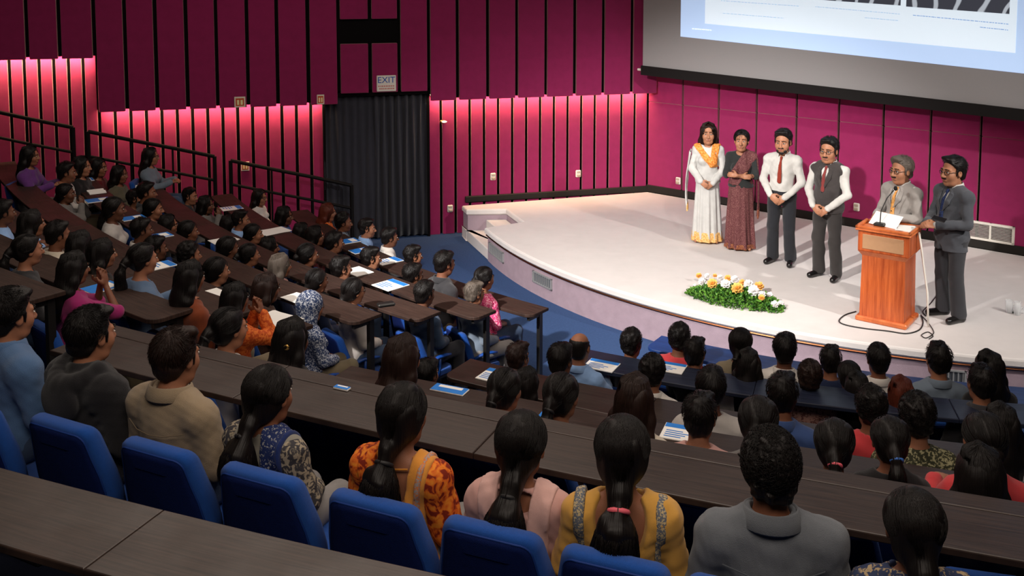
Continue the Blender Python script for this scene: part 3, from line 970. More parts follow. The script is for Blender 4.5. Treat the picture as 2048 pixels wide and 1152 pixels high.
# ================================================================ BODIES: distance fields turned into smooth skins
class Field:
    def __init__(self, lo, hi, h):
        self.h = h
        self.lo = np.array(lo, np.float32)
        n = np.ceil((np.array(hi) - np.array(lo)) / h).astype(int) + 1
        self.ax = [self.lo[i] + h * np.arange(n[i], dtype=np.float32) for i in range(3)]
        self.V = np.full(tuple(n), 0.25, np.float32)
    def _slice(self, lo, hi, m):
        sl = []
        for i in range(3):
            a = int(max(0, math.floor((lo[i] - m - self.lo[i]) / self.h)))
            b = int(min(self.V.shape[i], math.ceil((hi[i] + m - self.lo[i]) / self.h) + 1))
            if b <= a: return None
            sl.append(slice(a, b))
        return tuple(sl)
    def _xyz(self, sl):
        return (self.ax[0][sl[0]][:, None, None], self.ax[1][sl[1]][None, :, None], self.ax[2][sl[2]][None, None, :])
    def _mix(self, sl, d, k, mode):
        W = self.V[sl]
        if mode == 'add':
            if k > 0:
                hh = np.maximum(k - np.abs(W - d), 0) / k
                W[...] = np.minimum(W, d) - hh * hh * (k * 0.25)
            else: np.minimum(W, d, out=W)
        else:
            d = -d
            if k > 0:
                hh = np.maximum(k - np.abs(W - d), 0) / k
                W[...] = np.maximum(W, d) + hh * hh * (k * 0.25)
            else: np.maximum(W, d, out=W)
    def cap(self, a, b, ra, rb=None, k=0.03, mode='add', flat=None):
        a = np.array(a, np.float32); b = np.array(b, np.float32)
        rb = ra if rb is None else rb
        R = max(ra, rb)
        sl = self._slice(np.minimum(a, b) - R, np.maximum(a, b) + R, k + 0.03)
        if sl is None: return self
        X, Y, Z = self._xyz(sl)
        ab = b - a; L2 = float(ab @ ab) + 1e-12
        px, py, pz = X - a[0], Y - a[1], Z - a[2]
        t = np.clip((px * ab[0] + py * ab[1] + pz * ab[2]) / L2, 0, 1)
        qx, qy, qz = px - t * ab[0], py - t * ab[1], pz - t * ab[2]
        if flat is not None:
            nv, fk = flat
            nv = np.array(nv, np.float32); nv = nv / np.linalg.norm(nv)
            c = qx * nv[0] + qy * nv[1] + qz * nv[2]
            g = (1.0 / fk - 1.0)
            qx, qy, qz = qx + c * g * nv[0], qy + c * g * nv[1], qz + c * g * nv[2]
        d = np.sqrt(qx * qx + qy * qy + qz * qz) - (ra + (rb - ra) * t)
        self._mix(sl, d.astype(np.float32), k, mode)
        return self
    def chain(self, pts, rs, k=0.02, mode='add', flat=None):
        for i in range(len(pts) - 1): self.cap(pts[i], pts[i + 1], rs[i], rs[i + 1], k, mode, flat)
        return self
    def ell(self, c, r, k=0.03, R=None, mode='add'):
        c = np.array(c, np.float32); r = np.array(r, np.float32)
        m = r if R is None else np.full(3, r.max(), np.float32)
        sl = self._slice(c - m, c + m, k + 0.03)
        if sl is None: return self
        X, Y, Z = self._xyz(sl)
        px, py, pz = X - c[0], Y - c[1], Z - c[2]
        if R is not None:
            Ri = np.array(R, np.float32)     # columns = local axes
            px, py, pz = (px * Ri[0, 0] + py * Ri[1, 0] + pz * Ri[2, 0], px * Ri[0, 1] + py * Ri[1, 1] + pz * Ri[2, 1], px * Ri[0, 2] + py * Ri[1, 2] + pz * Ri[2, 2])
        k0 = np.sqrt((px / r[0]) ** 2 + (py / r[1]) ** 2 + (pz / r[2]) ** 2)
        k1 = np.sqrt((px / r[0] ** 2) ** 2 + (py / r[1] ** 2) ** 2 + (pz / r[2] ** 2) ** 2) + 1e-6
        d = np.where(k0 < 0.05, -r.min(), k0 * (k0 - 1) / k1)
        self._mix(sl, d.astype(np.float32), k, mode)
        return self
    def grid(self):
        return self._xyz((slice(None),) * 3)
    def cut(self, expr, k=0.0):
        """keep only where expr(X, Y, Z) < 0 (expr in metres)"""
        X, Y, Z = self.grid()
        d = np.broadcast_to(expr(X, Y, Z), self.V.shape).astype(np.float32)
        if k > 0:
            hh = np.maximum(k - np.abs(self.V - d), 0) / k
            self.V = np.maximum(self.V, d) + hh * hh * (k * 0.25)
        else: self.V = np.maximum(self.V, d)
        return self
    def bumps(self, fn):
        X, Y, Z = self.grid()
        self.V = (self.V + np.broadcast_to(fn(X, Y, Z), self.V.shape)).astype(np.float32)
        return self
    def arrays(self):
        V = self.V
        # close the box
        V[0] = V[-1] = 0.25; V[:, 0] = V[:, -1] = 0.25; V[:, :, 0] = V[:, :, -1] = 0.25
        S = V < 0
        nx, ny, nz = V.shape
        c = S[:-1, :-1, :-1].astype(np.uint8)
        cnt = c.copy()
        for dx, dy, dz in ((1, 0, 0), (0, 1, 0), (0, 0, 1), (1, 1, 0), (1, 0, 1), (0, 1, 1), (1, 1, 1)):
            cnt = cnt + S[dx:nx - 1 + dx, dy:ny - 1 + dy, dz:nz - 1 + dz]
        act = (cnt > 0) & (cnt < 8)
        idx = np.argwhere(act)
        vid = np.full(act.shape, -1, np.int32)
        vid[act] = np.arange(len(idx))
        acc = np.zeros((len(idx), 3), np.float32); num = np.zeros(len(idx), np.float32)
        corners = [(0, 0, 0), (1, 0, 0), (0, 1, 0), (1, 1, 0), (0, 0, 1), (1, 0, 1), (0, 1, 1), (1, 1, 1)]
        cv = [V[idx[:, 0] + a, idx[:, 1] + b, idx[:, 2] + d] for a, b, d in corners]
        for i in range(8):
            for ax in range(3):
                if corners[i][ax] == 0:
                    j = i + (1, 2, 4)[ax]
                    va, vb = cv[i], cv[j]
                    x = (va < 0) != (vb < 0)
                    t = np.where(x, va / np.where(x, va - vb, 1), 0)
                    p = np.array(corners[i], np.float32)[None, :].repeat(len(idx), 0)
                    p[:, ax] += t
                    acc[x] += p[x]; num[x] += 1
        pos = self.lo + (idx + acc / num[:, None]) * self.h
        quads = []
        for ax in range(3):
            o1, o2 = [(1, 2), (2, 0), (0, 1)][ax]
            A = S[tuple(slice(None, -1) if i == ax else slice(1, -1) for i in range(3))]
            B = S[tuple(slice(1, None) if i == ax else slice(1, -1) for i in range(3))]
            for flip in (False, True):
                m = (A & ~B) if not flip else (~A & B)
                e = np.argwhere(m)
                if len(e) == 0: continue
                b = e.copy(); b[:, o1] += 1; b[:, o2] += 1
                b[:, ax] = e[:, ax]
                def cell(d1, d2):
                    q = b.copy(); q[:, o1] -= d1; q[:, o2] -= d2
                    return vid[q[:, 0], q[:, 1], q[:, 2]]
                q = np.stack([cell(1, 1), cell(0, 1), cell(0, 0), cell(1, 0)], 1)
                quads.append(q if not flip else q[:, ::-1])
        return pos, np.concatenate(quads)
    def mesh(self, name):
        pos, q = self.arrays()
        return quads_mesh(name, pos, q)

def quads_mesh(name, pos, q, tris=None, extra=None):
    """pos, q: skin; extra: list of (verts, faces, material index)"""
    me = bpy.data.meshes.new(name)
    V = [pos]; loops = [q.ravel()]; tot = [np.full(len(q), 4, np.int32)]; mi = [np.zeros(len(q), np.int32)]
    n = len(pos)
    for v, f, m in (extra or []):
        v = np.array(v, np.float32); V.append(v)
        for fc in f:
            loops.append(np.array(fc) + n); tot.append(np.array([len(fc)])); mi.append(np.array([m]))
        n += len(v)
    V = np.concatenate(V); loops = np.concatenate(loops).astype(np.int32); tot = np.concatenate(tot).astype(np.int32); mi = np.concatenate(mi).astype(np.int32)
    me.vertices.add(len(V)); me.vertices.foreach_set('co', V.astype(np.float32).ravel())
    me.loops.add(len(loops)); me.loops.foreach_set('vertex_index', loops)
    me.polygons.add(len(tot))
    st = np.concatenate([[0], np.cumsum(tot)[:-1]]).astype(np.int32)
    me.polygons.foreach_set('loop_start', st)
    me.polygons.foreach_set('loop_total', tot)
    me.polygons.foreach_set('use_smooth', np.ones(len(tot), bool))
    if extra:
        for _ in range(4): me.materials.append(None)
        me.polygons.foreach_set('material_index', mi)
    me.update(calc_edges=True)
    me.validate()
    return me

def rotm(yaw=0.0, pitch=0.0, roll=0.0):
    """head turn: yaw to the sitter's left (+), pitch down (+), roll"""
    m = Matrix.Rotation(yaw, 3, 'Z') @ Matrix.Rotation(-pitch, 3, 'X') @ Matrix.Rotation(roll, 3, 'Y')
    return np.array([list(r) for r in m], np.float32)

def head_prims(fd, hc, R, s, female=False, fat=0.0):
    """head with a face: looks along +Y of its own frame; hc = centre, s = size factor"""
    hc = np.array(hc, np.float32)
    def P(x, y, z): return hc + R @ (np.array([x, y, z], np.float32) * s)
    def E(c, r, k=0.02, mode='add'): fd.ell(P(*c), np.array(r) * s, k * s, R, mode)
    def C(a, b, ra, rb, k=0.015, mode='add'): fd.cap(P(*a), P(*b), ra * s, rb * s, k * s, mode)
    j = 0.9 if female else 1.0
    E((0, -0.018, 0.036), (0.074, 0.094, 0.082))
    E((0, 0.022, -0.035), (0.058 * j + fat, 0.068, 0.082), 0.03)
    C((-0.028 * j, 0.035, -0.088), (0.028 * j, 0.035, -0.088), 0.026 + fat, 0.026 + fat, 0.03)
    E((0, 0.062, -0.098), (0.020, 0.020, 0.017), 0.025)
    for q in (-1, 1):
        E((q * 0.040, 0.055, -0.028), (0.024 + fat, 0.026, 0.03), 0.03)
        C((q * 0.012, 0.086, 0.026), (q * 0.045, 0.074, 0.024), 0.009, 0.008, 0.015)
        E((q * 0.031, 0.097, 0.006), (0.017, 0.015, 0.012), 0.012, 'sub')
        E((q * 0.031, 0.077, 0.005), (0.0125, 0.0125, 0.0115), 0.006)
        E((q * 0.076, -0.004, -0.006), (0.010, 0.021, 0.032), 0.008)
        E((q * 0.084, 0.000, -0.004), (0.005, 0.011, 0.017), 0.004, 'sub')
        E((q * 0.012, 0.100, -0.034), (0.009, 0.010, 0.007), 0.008)
    C((0, 0.084, 0.016), (0, 0.110, -0.028), 0.0085, 0.0125, 0.012)
    C((-0.018, 0.086, -0.057), (0.018, 0.086, -0.057), 0.0075, 0.0075, 0.008)
    C((-0.015, 0.085, -0.069), (0.015, 0.085, -0.069), 0.008, 0.008, 0.008)
    C((-0.017, 0.0965, -0.063), (0.017, 0.0965, -0.063), 0.0028, 0.0028, 0.002, 'sub')

def face_extra(hc, R, s, brow=True, tache=False, beard=False, lips=True):
    """eyes, brows, lips: small coloured pieces seated in the face; material slots 1 eye white, 2 dark, 3 lip"""
    hc = np.array(hc, np.float32); out = []
    M3 = Matrix([list(map(float, r)) for r in R])
    def put(c, r, mi, nu=8, nv=6):
        mb = MB().ball((0, 0, 0), tuple(float(x) * s for x in r), nu, nv)
        v = np.array(mb.v, np.float32) @ R.T + (hc + R @ (np.array(c, np.float32) * s))
        out.append((v, mb.f, mi))
    for q in (-1, 1):
        put((q * 0.031, 0.0865, 0.005), (0.0120, 0.0070, 0.0060), 1)
        put((q * 0.030, 0.0910, 0.005), (0.0058, 0.0042, 0.0056), 2)
        put((q * 0.031, 0.0905, 0.0105), (0.0125, 0.004, 0.0020), 2)
        if brow:
            for k, (x, y, z) in enumerate(((0.016, 0.0940, 0.0300), (0.028, 0.0915, 0.0320), (0.041, 0.0835, 0.0285))):
                put((q * x, y + 0.001, z), (0.0102, 0.0046, 0.0034), 2)
    if lips:
        put((0, 0.0915, -0.0575), (0.019, 0.0042, 0.0045), 3, 10)
        put((0, 0.0910, -0.0690), (0.016, 0.0045, 0.0048), 3, 10)
    if tache:
        for q in (-1, 1): put((q * 0.012, 0.0945, -0.0475), (0.017, 0.006, 0.0062), 2, 8)
    if beard:
        put((0, 0.070, -0.098), (0.030, 0.018, 0.022), 2, 10)
        for q in (-1, 1):
            put((q * 0.034, 0.056, -0.083), (0.021, 0.025, 0.024), 2, 10)
            put((q * 0.051, 0.031, -0.058), (0.014, 0.026, 0.034), 2, 10)
            put((q * 0.014, 0.090, -0.047), (0.016, 0.008, 0.007), 2, 8)
    return out

def unit(v):
    v = np.array(v, np.float32); return v / (np.linalg.norm(v) + 1e-9)

def hand_prims(fd, wrist, d, up, side, curl=0.5, s=1.0, spread=0.0):
    """palm, four unequal bent fingers, thumb from the side of the palm.
    d = direction of the hand, up = back of the hand, side = +1 thumb toward +cross"""
    w = np.array(wrist, np.float32); d = unit(d); up = unit(np.array(up) - np.dot(up, d) * d)
    lat = np.cross(d, up) * side          # toward the thumb
    pc = w + d * 0.045 * s
    Rm = np.stack([lat, d, up], 1)
    fd.ell(pc, np.array([0.040, 0.052, 0.017]) * s, 0.012, Rm)
    lens = [0.070, 0.078, 0.072, 0.056]
    for i in range(4):
        off = (0.030 - 0.020 * i)
        base = w + d * (0.082 - 0.004 * abs(i - 1)) * s + lat * off * s
        L = lens[i] * s
        ang = curl
        p = base; dirv = d + lat * spread * (1.5 - i) * 0.2
        for seg, fr, rr in ((0, 0.42, 0.0100), (1, 0.32, 0.0092), (2, 0.26, 0.0082)):
            a = ang * (0.55 + 0.55 * seg)
            dv = unit(dirv * math.cos(a) - up * math.sin(a))
            q = p + dv * L * fr
            fd.cap(p, q, rr * s, rr * 0.92 * s, 0.006)
            p = q
    tb = w + d * 0.022 * s + lat * 0.034 * s
    t1 = tb + unit(d * 0.65 + lat * 0.65 - up * 0.25) * 0.036 * s
    t2 = t1 + unit(d * 0.95 + lat * 0.15 - up * 0.35) * 0.030 * s
    fd.cap(tb, t1, 0.013 * s, 0.011 * s, 0.012).cap(t1, t2, 0.011 * s, 0.009 * s, 0.006)

# ---- poses (metres, sitter faces +Y, feet on z = 0)
HC_SIT = np.array([0.0, 0.035, 1.13], np.float32)
def sit_pose(female=False, arms='lap', lean=0.0, drop=0.0):
    sh = (0.150 if female else 0.172) - (0.012 if drop > 0.03 else 0)
    J = dict(sh=sh, lean=lean)
    J['hip'] = [np.array([q * 0.085, 0.0, 0.50]) for q in (-1, 1)]
    J['knee'] = [np.array([q * 0.10, 0.40, 0.50]) for q in (-1, 1)]
    J['ank'] = [np.array([q * 0.10, 0.42, 0.09]) for q in (-1, 1)]
    J['toe'] = [np.array([q * 0.11, 0.56, 0.035]) for q in (-1, 1)]
    y = lean
    J['chest'] = np.array([0, 0.005 + y * 0.7, 0.80]); J['belly'] = np.array([0, 0.015 + y * 0.3, 0.63])
    J['sho'] = [np.array([q * sh, -0.005 + y, 0.930 - drop]) for q in (-1, 1)]
    J['neck'] = np.array([0, -0.005 + y, 0.985 - drop]); J['head'] = HC_SIT + np.array([0, y * 1.25, -abs(y) * 0.1])
    if arms == 'lap':
        J['elb'] = [np.array([q * (sh + 0.055), 0.03 + y, 0.68]) for q in (-1, 1)]
        J['wri'] = [np.array([q * 0.075, 0.24, 0.605]) for q in (-1, 1)]
        J['hd'] = [(np.array([-q * 0.75, 0.55, -0.1]), np.array([0.0, 0.15, 1.0])) for q in (-1, 1)]
    elif arms == 'desk':
        J['elb'] = [np.array([q * (sh + 0.06), 0.13 + y, 0.71]) for q in (-1, 1)]
        J['wri'] = [np.array([q * 0.11, 0.33, 0.775]) for q in (-1, 1)]
        J['hd'] = [(np.array([-q * 0.7, 0.6, -0.02]), np.array([0.0, 0.0, 1.0])) for q in (-1, 1)]
    elif arms == 'clasp':
        J['elb'] = [np.array([q * 0.15, 0.26, 0.79]) for q in (-1, 1)]
        J['wri'] = [np.array([q * 0.040, 0.235, 0.965]) for q in (-1, 1)]
        J['hd'] = [(np.array([-q * 0.25, 0.0, 0.95]), np.array([q * 0.9, 0.5, 0.1])) for q in (-1, 1)]
    return J
def stand_pose(female=False, arms='front', sh=None):
    sh = sh or (0.155 if female else 0.182)
    J = dict(sh=sh, lean=0)
    J['hip'] = [np.array([q * 0.088, 0.0, 0.88]) for q in (-1, 1)]
    J['knee'] = [np.array([q * 0.105, 0.02, 0.48]) for q in (-1, 1)]
    J['ank'] = [np.array([q * 0.115, -0.03, 0.085]) for q in (-1, 1)]
    J['toe'] = [np.array([q * 0.15, 0.12, 0.035]) for q in (-1, 1)]
    J['chest'] = np.array([0, 0.005, 1.20]); J['belly'] = np.array([0, 0.02, 1.03])
    J['sho'] = [np.array([q * sh, -0.01, 1.345]) for q in (-1, 1)]
    J['neck'] = np.array([0, -0.015, 1.40]); J['head'] = np.array([0, 0.02, 1.588])
    def both(e, w, hd, up):
        J['elb'] = [np.array([q * e[0], e[1], e[2]]) for q in (-1, 1)]
        J['wri'] = [np.array([q * w[0], w[1], w[2]]) for q in (-1, 1)]
        J['hd'] = [(np.array([-q * hd[0], hd[1], hd[2]]), np.array([q * up[0], up[1], up[2]])) for q in (-1, 1)]
    if arms == 'front':
        both((sh + 0.065, 0.02, 1.08), (0.085, 0.185, 0.905), (0.75, 0.15, -0.55), (0.3, 0.9, 0.3))
        J['wri'][1] = J['wri'][1] + np.array([0, 0.025, 0.02])
    elif arms == 'crossed':
        both((sh + 0.05, 0.06, 1.09), (-0.035, 0.20, 1.10), (1.0, 0.0, 0.08), (0.0, 0.9, 0.3))
        J['wri'][0] = J['wri'][0] + np.array([0, 0.035, 0.025])
    elif arms == 'paper':
        both((sh + 0.065, 0.03, 1.08), (0.10, 0.30, 1.10), (0.35, 0.75, 0.05), (0.75, 0.1, 0.6))
    elif arms == 'phone':
        both((sh + 0.065, 0.03, 1.08), (0.075, 0.27, 1.05), (0.45, 0.7, 0.05), (0.6, 0.2, 0.7))
    return J

def torso_prims(fd, J, inf=0.0, female=False, fat=0.0, k=0.05, neck=True):
    z = 1.0
    sh = J['sho']; ch = J['chest']; be = J['belly']
    hipc = (J['hip'][0] + J['hip'][1]) / 2
    w = 0.138 if female else 0.150
    fd.ell(ch + np.array([0, 0, 0.02]), (w + inf, 0.098 + inf + fat * 0.5, 0.185 + inf), k)
    fd.ell(be, (0.128 + inf + fat * 0.6, 0.098 + inf + fat, 0.15 + inf), k)
    fd.ell(hipc + np.array([0, 0.0, 0.03]), ((0.168 if female else 0.160) + inf + fat * 0.4, 0.118 + inf + fat * 0.5, 0.115 + inf), k)
    fd.cap(sh[0], sh[1], 0.056 + inf, None, k)
    nb = J['neck']
    for q in (0, 1):      # trapezius slope
        fd.cap(nb + np.array([0, -0.012, 0.015]), sh[q] * 0.85 + nb * 0.15 + np.array([0, -0.008, 0.005]), 0.042 + inf, 0.045 + inf, 0.03)
    if female:
        for q in (-1, 1): fd.ell(ch + np.array([q * 0.068, 0.078, 0.005]), (0.058 + inf, 0.052 + inf, 0.055 + inf), 0.03)
def arm_prims(fd, J, inf=0.0, upto=1.0, k=0.03, sides=(0, 1), thin=1.0):
    for q in sides:
        s, e, w = J['sho'][q], J['elb'][q], J['wri'][q]
        fd.cap(s, e, 0.049 * thin + inf, 0.040 * thin + inf, k)
        if upto > 0.5: fd.cap(e, e + (w - e) * (upto if upto < 1 else 1.0), 0.040 * thin + inf, 0.028 * thin + inf, 0.015)
def leg_prims(fd, J, inf=0.0, upto=1.0, flare=0.0):
    for q in (0, 1):
        h, kn, a = J['hip'][q], J['knee'][q], J['ank'][q]
        fd.cap(h, kn, 0.078 + inf, 0.056 + inf, 0.04)
        fd.cap(kn, kn + (a - kn) * upto, 0.054 + inf, 0.038 + inf + flare, 0.02)
def foot_prims(fd, J, inf=0.0):
    for q in (0, 1):
        a, t = J['ank'][q], J['toe'][q]
        fd.cap(a + np.array([0, -0.025, -0.045]), t, 0.036 + inf, 0.028 + inf, 0.02)
        fd.cap(a, a + np.array([0, -0.02, -0.04]), 0.036 + inf, 0.036 + inf, 0.02)

def body_mesh(name, J, R, hs, h, female=False, fat=0.0, legs=True, hands=True, curl=0.5, lo=None, hi=None, face=None):
    lo = lo or (-0.36, -0.22, -0.01 if legs else 0.4)
    hi = hi or (0.36, 0.66 if J['knee'][0][1] > 0.2 else 0.50, float(J['head'][2]) + 0.16 * hs)
    fd = Field(lo, hi, h)
    torso_prims(fd, J, -0.006, female, fat)
    arm_prims(fd, J, -0.004, thin=0.88 if female else 1.0)
    if legs:
        leg_prims(fd, J, -0.008); foot_prims(fd, J, -0.006)
    nk = 0.045 if female else 0.053
    fd.cap(J['neck'] + np.array([0, -0.01, -0.03]), J['head'] + R @ np.array([0, -0.022, -0.06], np.float32) * hs, nk * 1.08, nk * hs, 0.03)
    head_prims(fd, J['head'], R, hs, female, fat * 0.06)
    if hands:
        for q in (0, 1):
            d, up = J['hd'][q]
            sd = 1 if q == 0 else -1
            hand_prims(fd, J['wri'][q], d, up, sd, curl, 0.95 if female else 1.05)
    pos, qd = fd.arrays()
    return quads_mesh(name, pos, qd, None, face_extra(J['head'], R, hs, **(face or {})))

def noise_fn(seed, amp, freq, n=7, ax=(1, 1, 1)):
    rg = np.random.RandomState(seed)
    K = rg.normal(size=(n, 3)) * freq * np.array(ax); ph = rg.uniform(0, 6.28, n)
    def fn(X, Y, Z):
        r = 0
        for i in range(n): r = r + np.sin(K[i, 0] * X + K[i, 1] * Y + K[i, 2] * Z + ph[i])
        return (r * (amp / math.sqrt(n))).astype(np.float32)
    return fn

# ---- garments
def shirt_mesh(name, J, h, female=False, sleeve=1.0, fat=0.0, length=0.0, neck='round', inf=0.012, collar=False, wr=0.004, seed=1, hood=False, back=0.0, lo=None, hi=None, thin=None):
    zt = float(J['neck'][2])
    hipz = float((J['hip'][0][2] + J['hip'][1][2]) / 2)
    lo = lo or (-0.36, -0.24, hipz - 0.16 - length)
    hi = hi or (0.36, 0.46, zt + 0.14)
    fd = Field(lo, hi, h)
    torso_prims(fd, J, inf, female, fat)
    if sleeve >= 0 or sleeve == 0: arm_prims(fd, J, inf + 0.003, sleeve, thin=thin or (0.92 if female else 1.0))
    if sleeve == -1:      # only the cuffs show under a jacket
        for q in (0, 1):
            e, w = J['elb'][q], J['wri'][q]
            fd.cap(e + (w - e) * 0.90, e + (w - e) * 1.0, 0.036, 0.036, 0.0)
    fd.bumps(noise_fn(seed, wr, 26.0, 8, (1, 1, 0.8)))
    fd.bumps(noise_fn(seed + 50, wr * 0.5, 60.0, 6))
    nb = J['neck']
    if collar:
        fd.cap(nb + np.array([0, 0.0, 0.012]), nb + np.array([0, 0.01, 0.16]), 0.060, 0.085, 0.004, 'sub')
        fd.cap(nb + np.array([0, 0.10, 0.06]), nb + np.array([0, 0.13, -0.08]), 0.05, 0.012, 0.01, 'sub')
    elif hood:
        for t in range(9):
            a = PI * (t / 8.0) 
            p = nb + np.array([0.112 * math.cos(a), -0.01 - 0.115 * math.sin(a), 0.035 - 0.045 * math.sin(a)])
            fd.ell(p, (0.046, 0.046, 0.046), 0.012)
        fd.ell(nb + np.array([0, -0.135, -0.085]), (0.125, 0.050, 0.105), 0.018)
        fd.cap(nb + np.array([0, 0.0, 0.0]), nb + np.array([0, 0.01, 0.16]), 0.060, 0.072, 0.012, 'sub')
    else:
        r = 0.062 if neck == 'round' else 0.078
        fd.cap(nb + np.array([0, 0.012, 0.015]), nb + np.array([0, 0.03, 0.16]), r, r + 0.04, 0.01, 'sub')
    if back > 0:
        fd.ell(nb + np.array([0, -0.13, -0.01]), (0.105, 0.14, back), 0.012, None, 'sub')
    fd.cut(lambda X, Y, Z: (hipz - 0.12 - length) - Z)
    return fd.mesh(name)

def collar_mesh(J, rx=0.074, ry=0.074):
    """folded shirt collar: stands round the neck and turns down, open at the throat"""
    nb = J['neck']; n = 26
    prof = [(1.0, -0.012), (0.97, 0.040), (1.02, 0.050), (1.10, 0.046), (1.30, -0.004), (1.26, -0.010), (1.06, 0.030), (1.06, -0.012)]
    v, f = [], []
    for i in range(n + 1):
        a = math.radians(-152 + 304 * i / n)            # 0 = nape
        drop = 0.034 * (0.5 - 0.5 * math.cos(a)) ** 1.3
        for s_, z in prof:
            v.append((nb[0] + rx * s_ * math.sin(a), nb[1] - 0.004 - ry * s_ * math.cos(a), nb[2] + 0.028 + z - drop * (1.15 if s_ > 1.2 else 0.8)))
    m = len(prof)
    for i in range(n):
        for k in range(m):
            l = (k + 1) % m
            f.append((i * m + k, (i + 1) * m + k, (i + 1) * m + l, i * m + l))
    f.append(tuple(range(m))); f.append(tuple(n * m + k for k in range(m - 1, -1, -1)))
    return make_mesh('collar', v, f, True)

def trousers_mesh(name, J, h, female=False, fat=0.0, inf=0.012, seed=3, flare=0.012, top=0.10):
    hipz = float((J['hip'][0][2] + J['hip'][1][2]) / 2)
    fd = Field((-0.28, -0.22, 0.03), (0.28, 0.56 if J['knee'][0][1] > 0.2 else 0.22, hipz + top + 0.05), h)
    hipc = (J['hip'][0] + J['hip'][1]) / 2
    fd.ell(hipc + np.array([0, 0.0, 0.03]), ((0.168 if female else 0.160) + inf + fat * 0.4, 0.118 + inf + fat * 0.5, 0.115 + inf), 0.05)
    fd.ell(J['belly'] + np.array([0, 0, -0.05]), (0.128 + inf + fat * 0.6, 0.098 + inf + fat, 0.12), 0.05)
    leg_prims(fd, J, inf, 1.0, flare)
    fd.bumps(noise_fn(seed, 0.0045, 24.0, 8, (1, 1, 0.7)))
    fd.cut(lambda X, Y, Z: Z - (hipz + top))
    fd.cut(lambda X, Y, Z: 0.045 - Z)
    return fd.mesh(name)

def shoes_mesh(name, J, h):
    fd = Field((-0.26, -0.16, -0.005), (0.26, float(J['toe'][0][1]) + 0.08, 0.16), h)
    for q in (0, 1):
        a, t = J['ank'][q], J['toe'][q]
        fd.cap(a + np.array([0, -0.035, -0.045]), t + np.array([0, 0.01, 0]), 0.044, 0.036, 0.02)
        fd.cap(a + np.array([0, -0.02, -0.01]), a + np.array([0, -0.02, -0.05]), 0.040, 0.044, 0.02)
    fd.cut(lambda X, Y, Z: 0.002 - Z)
    fd.cut(lambda X, Y, Z: Z - 0.10)
    return fd.mesh(name)

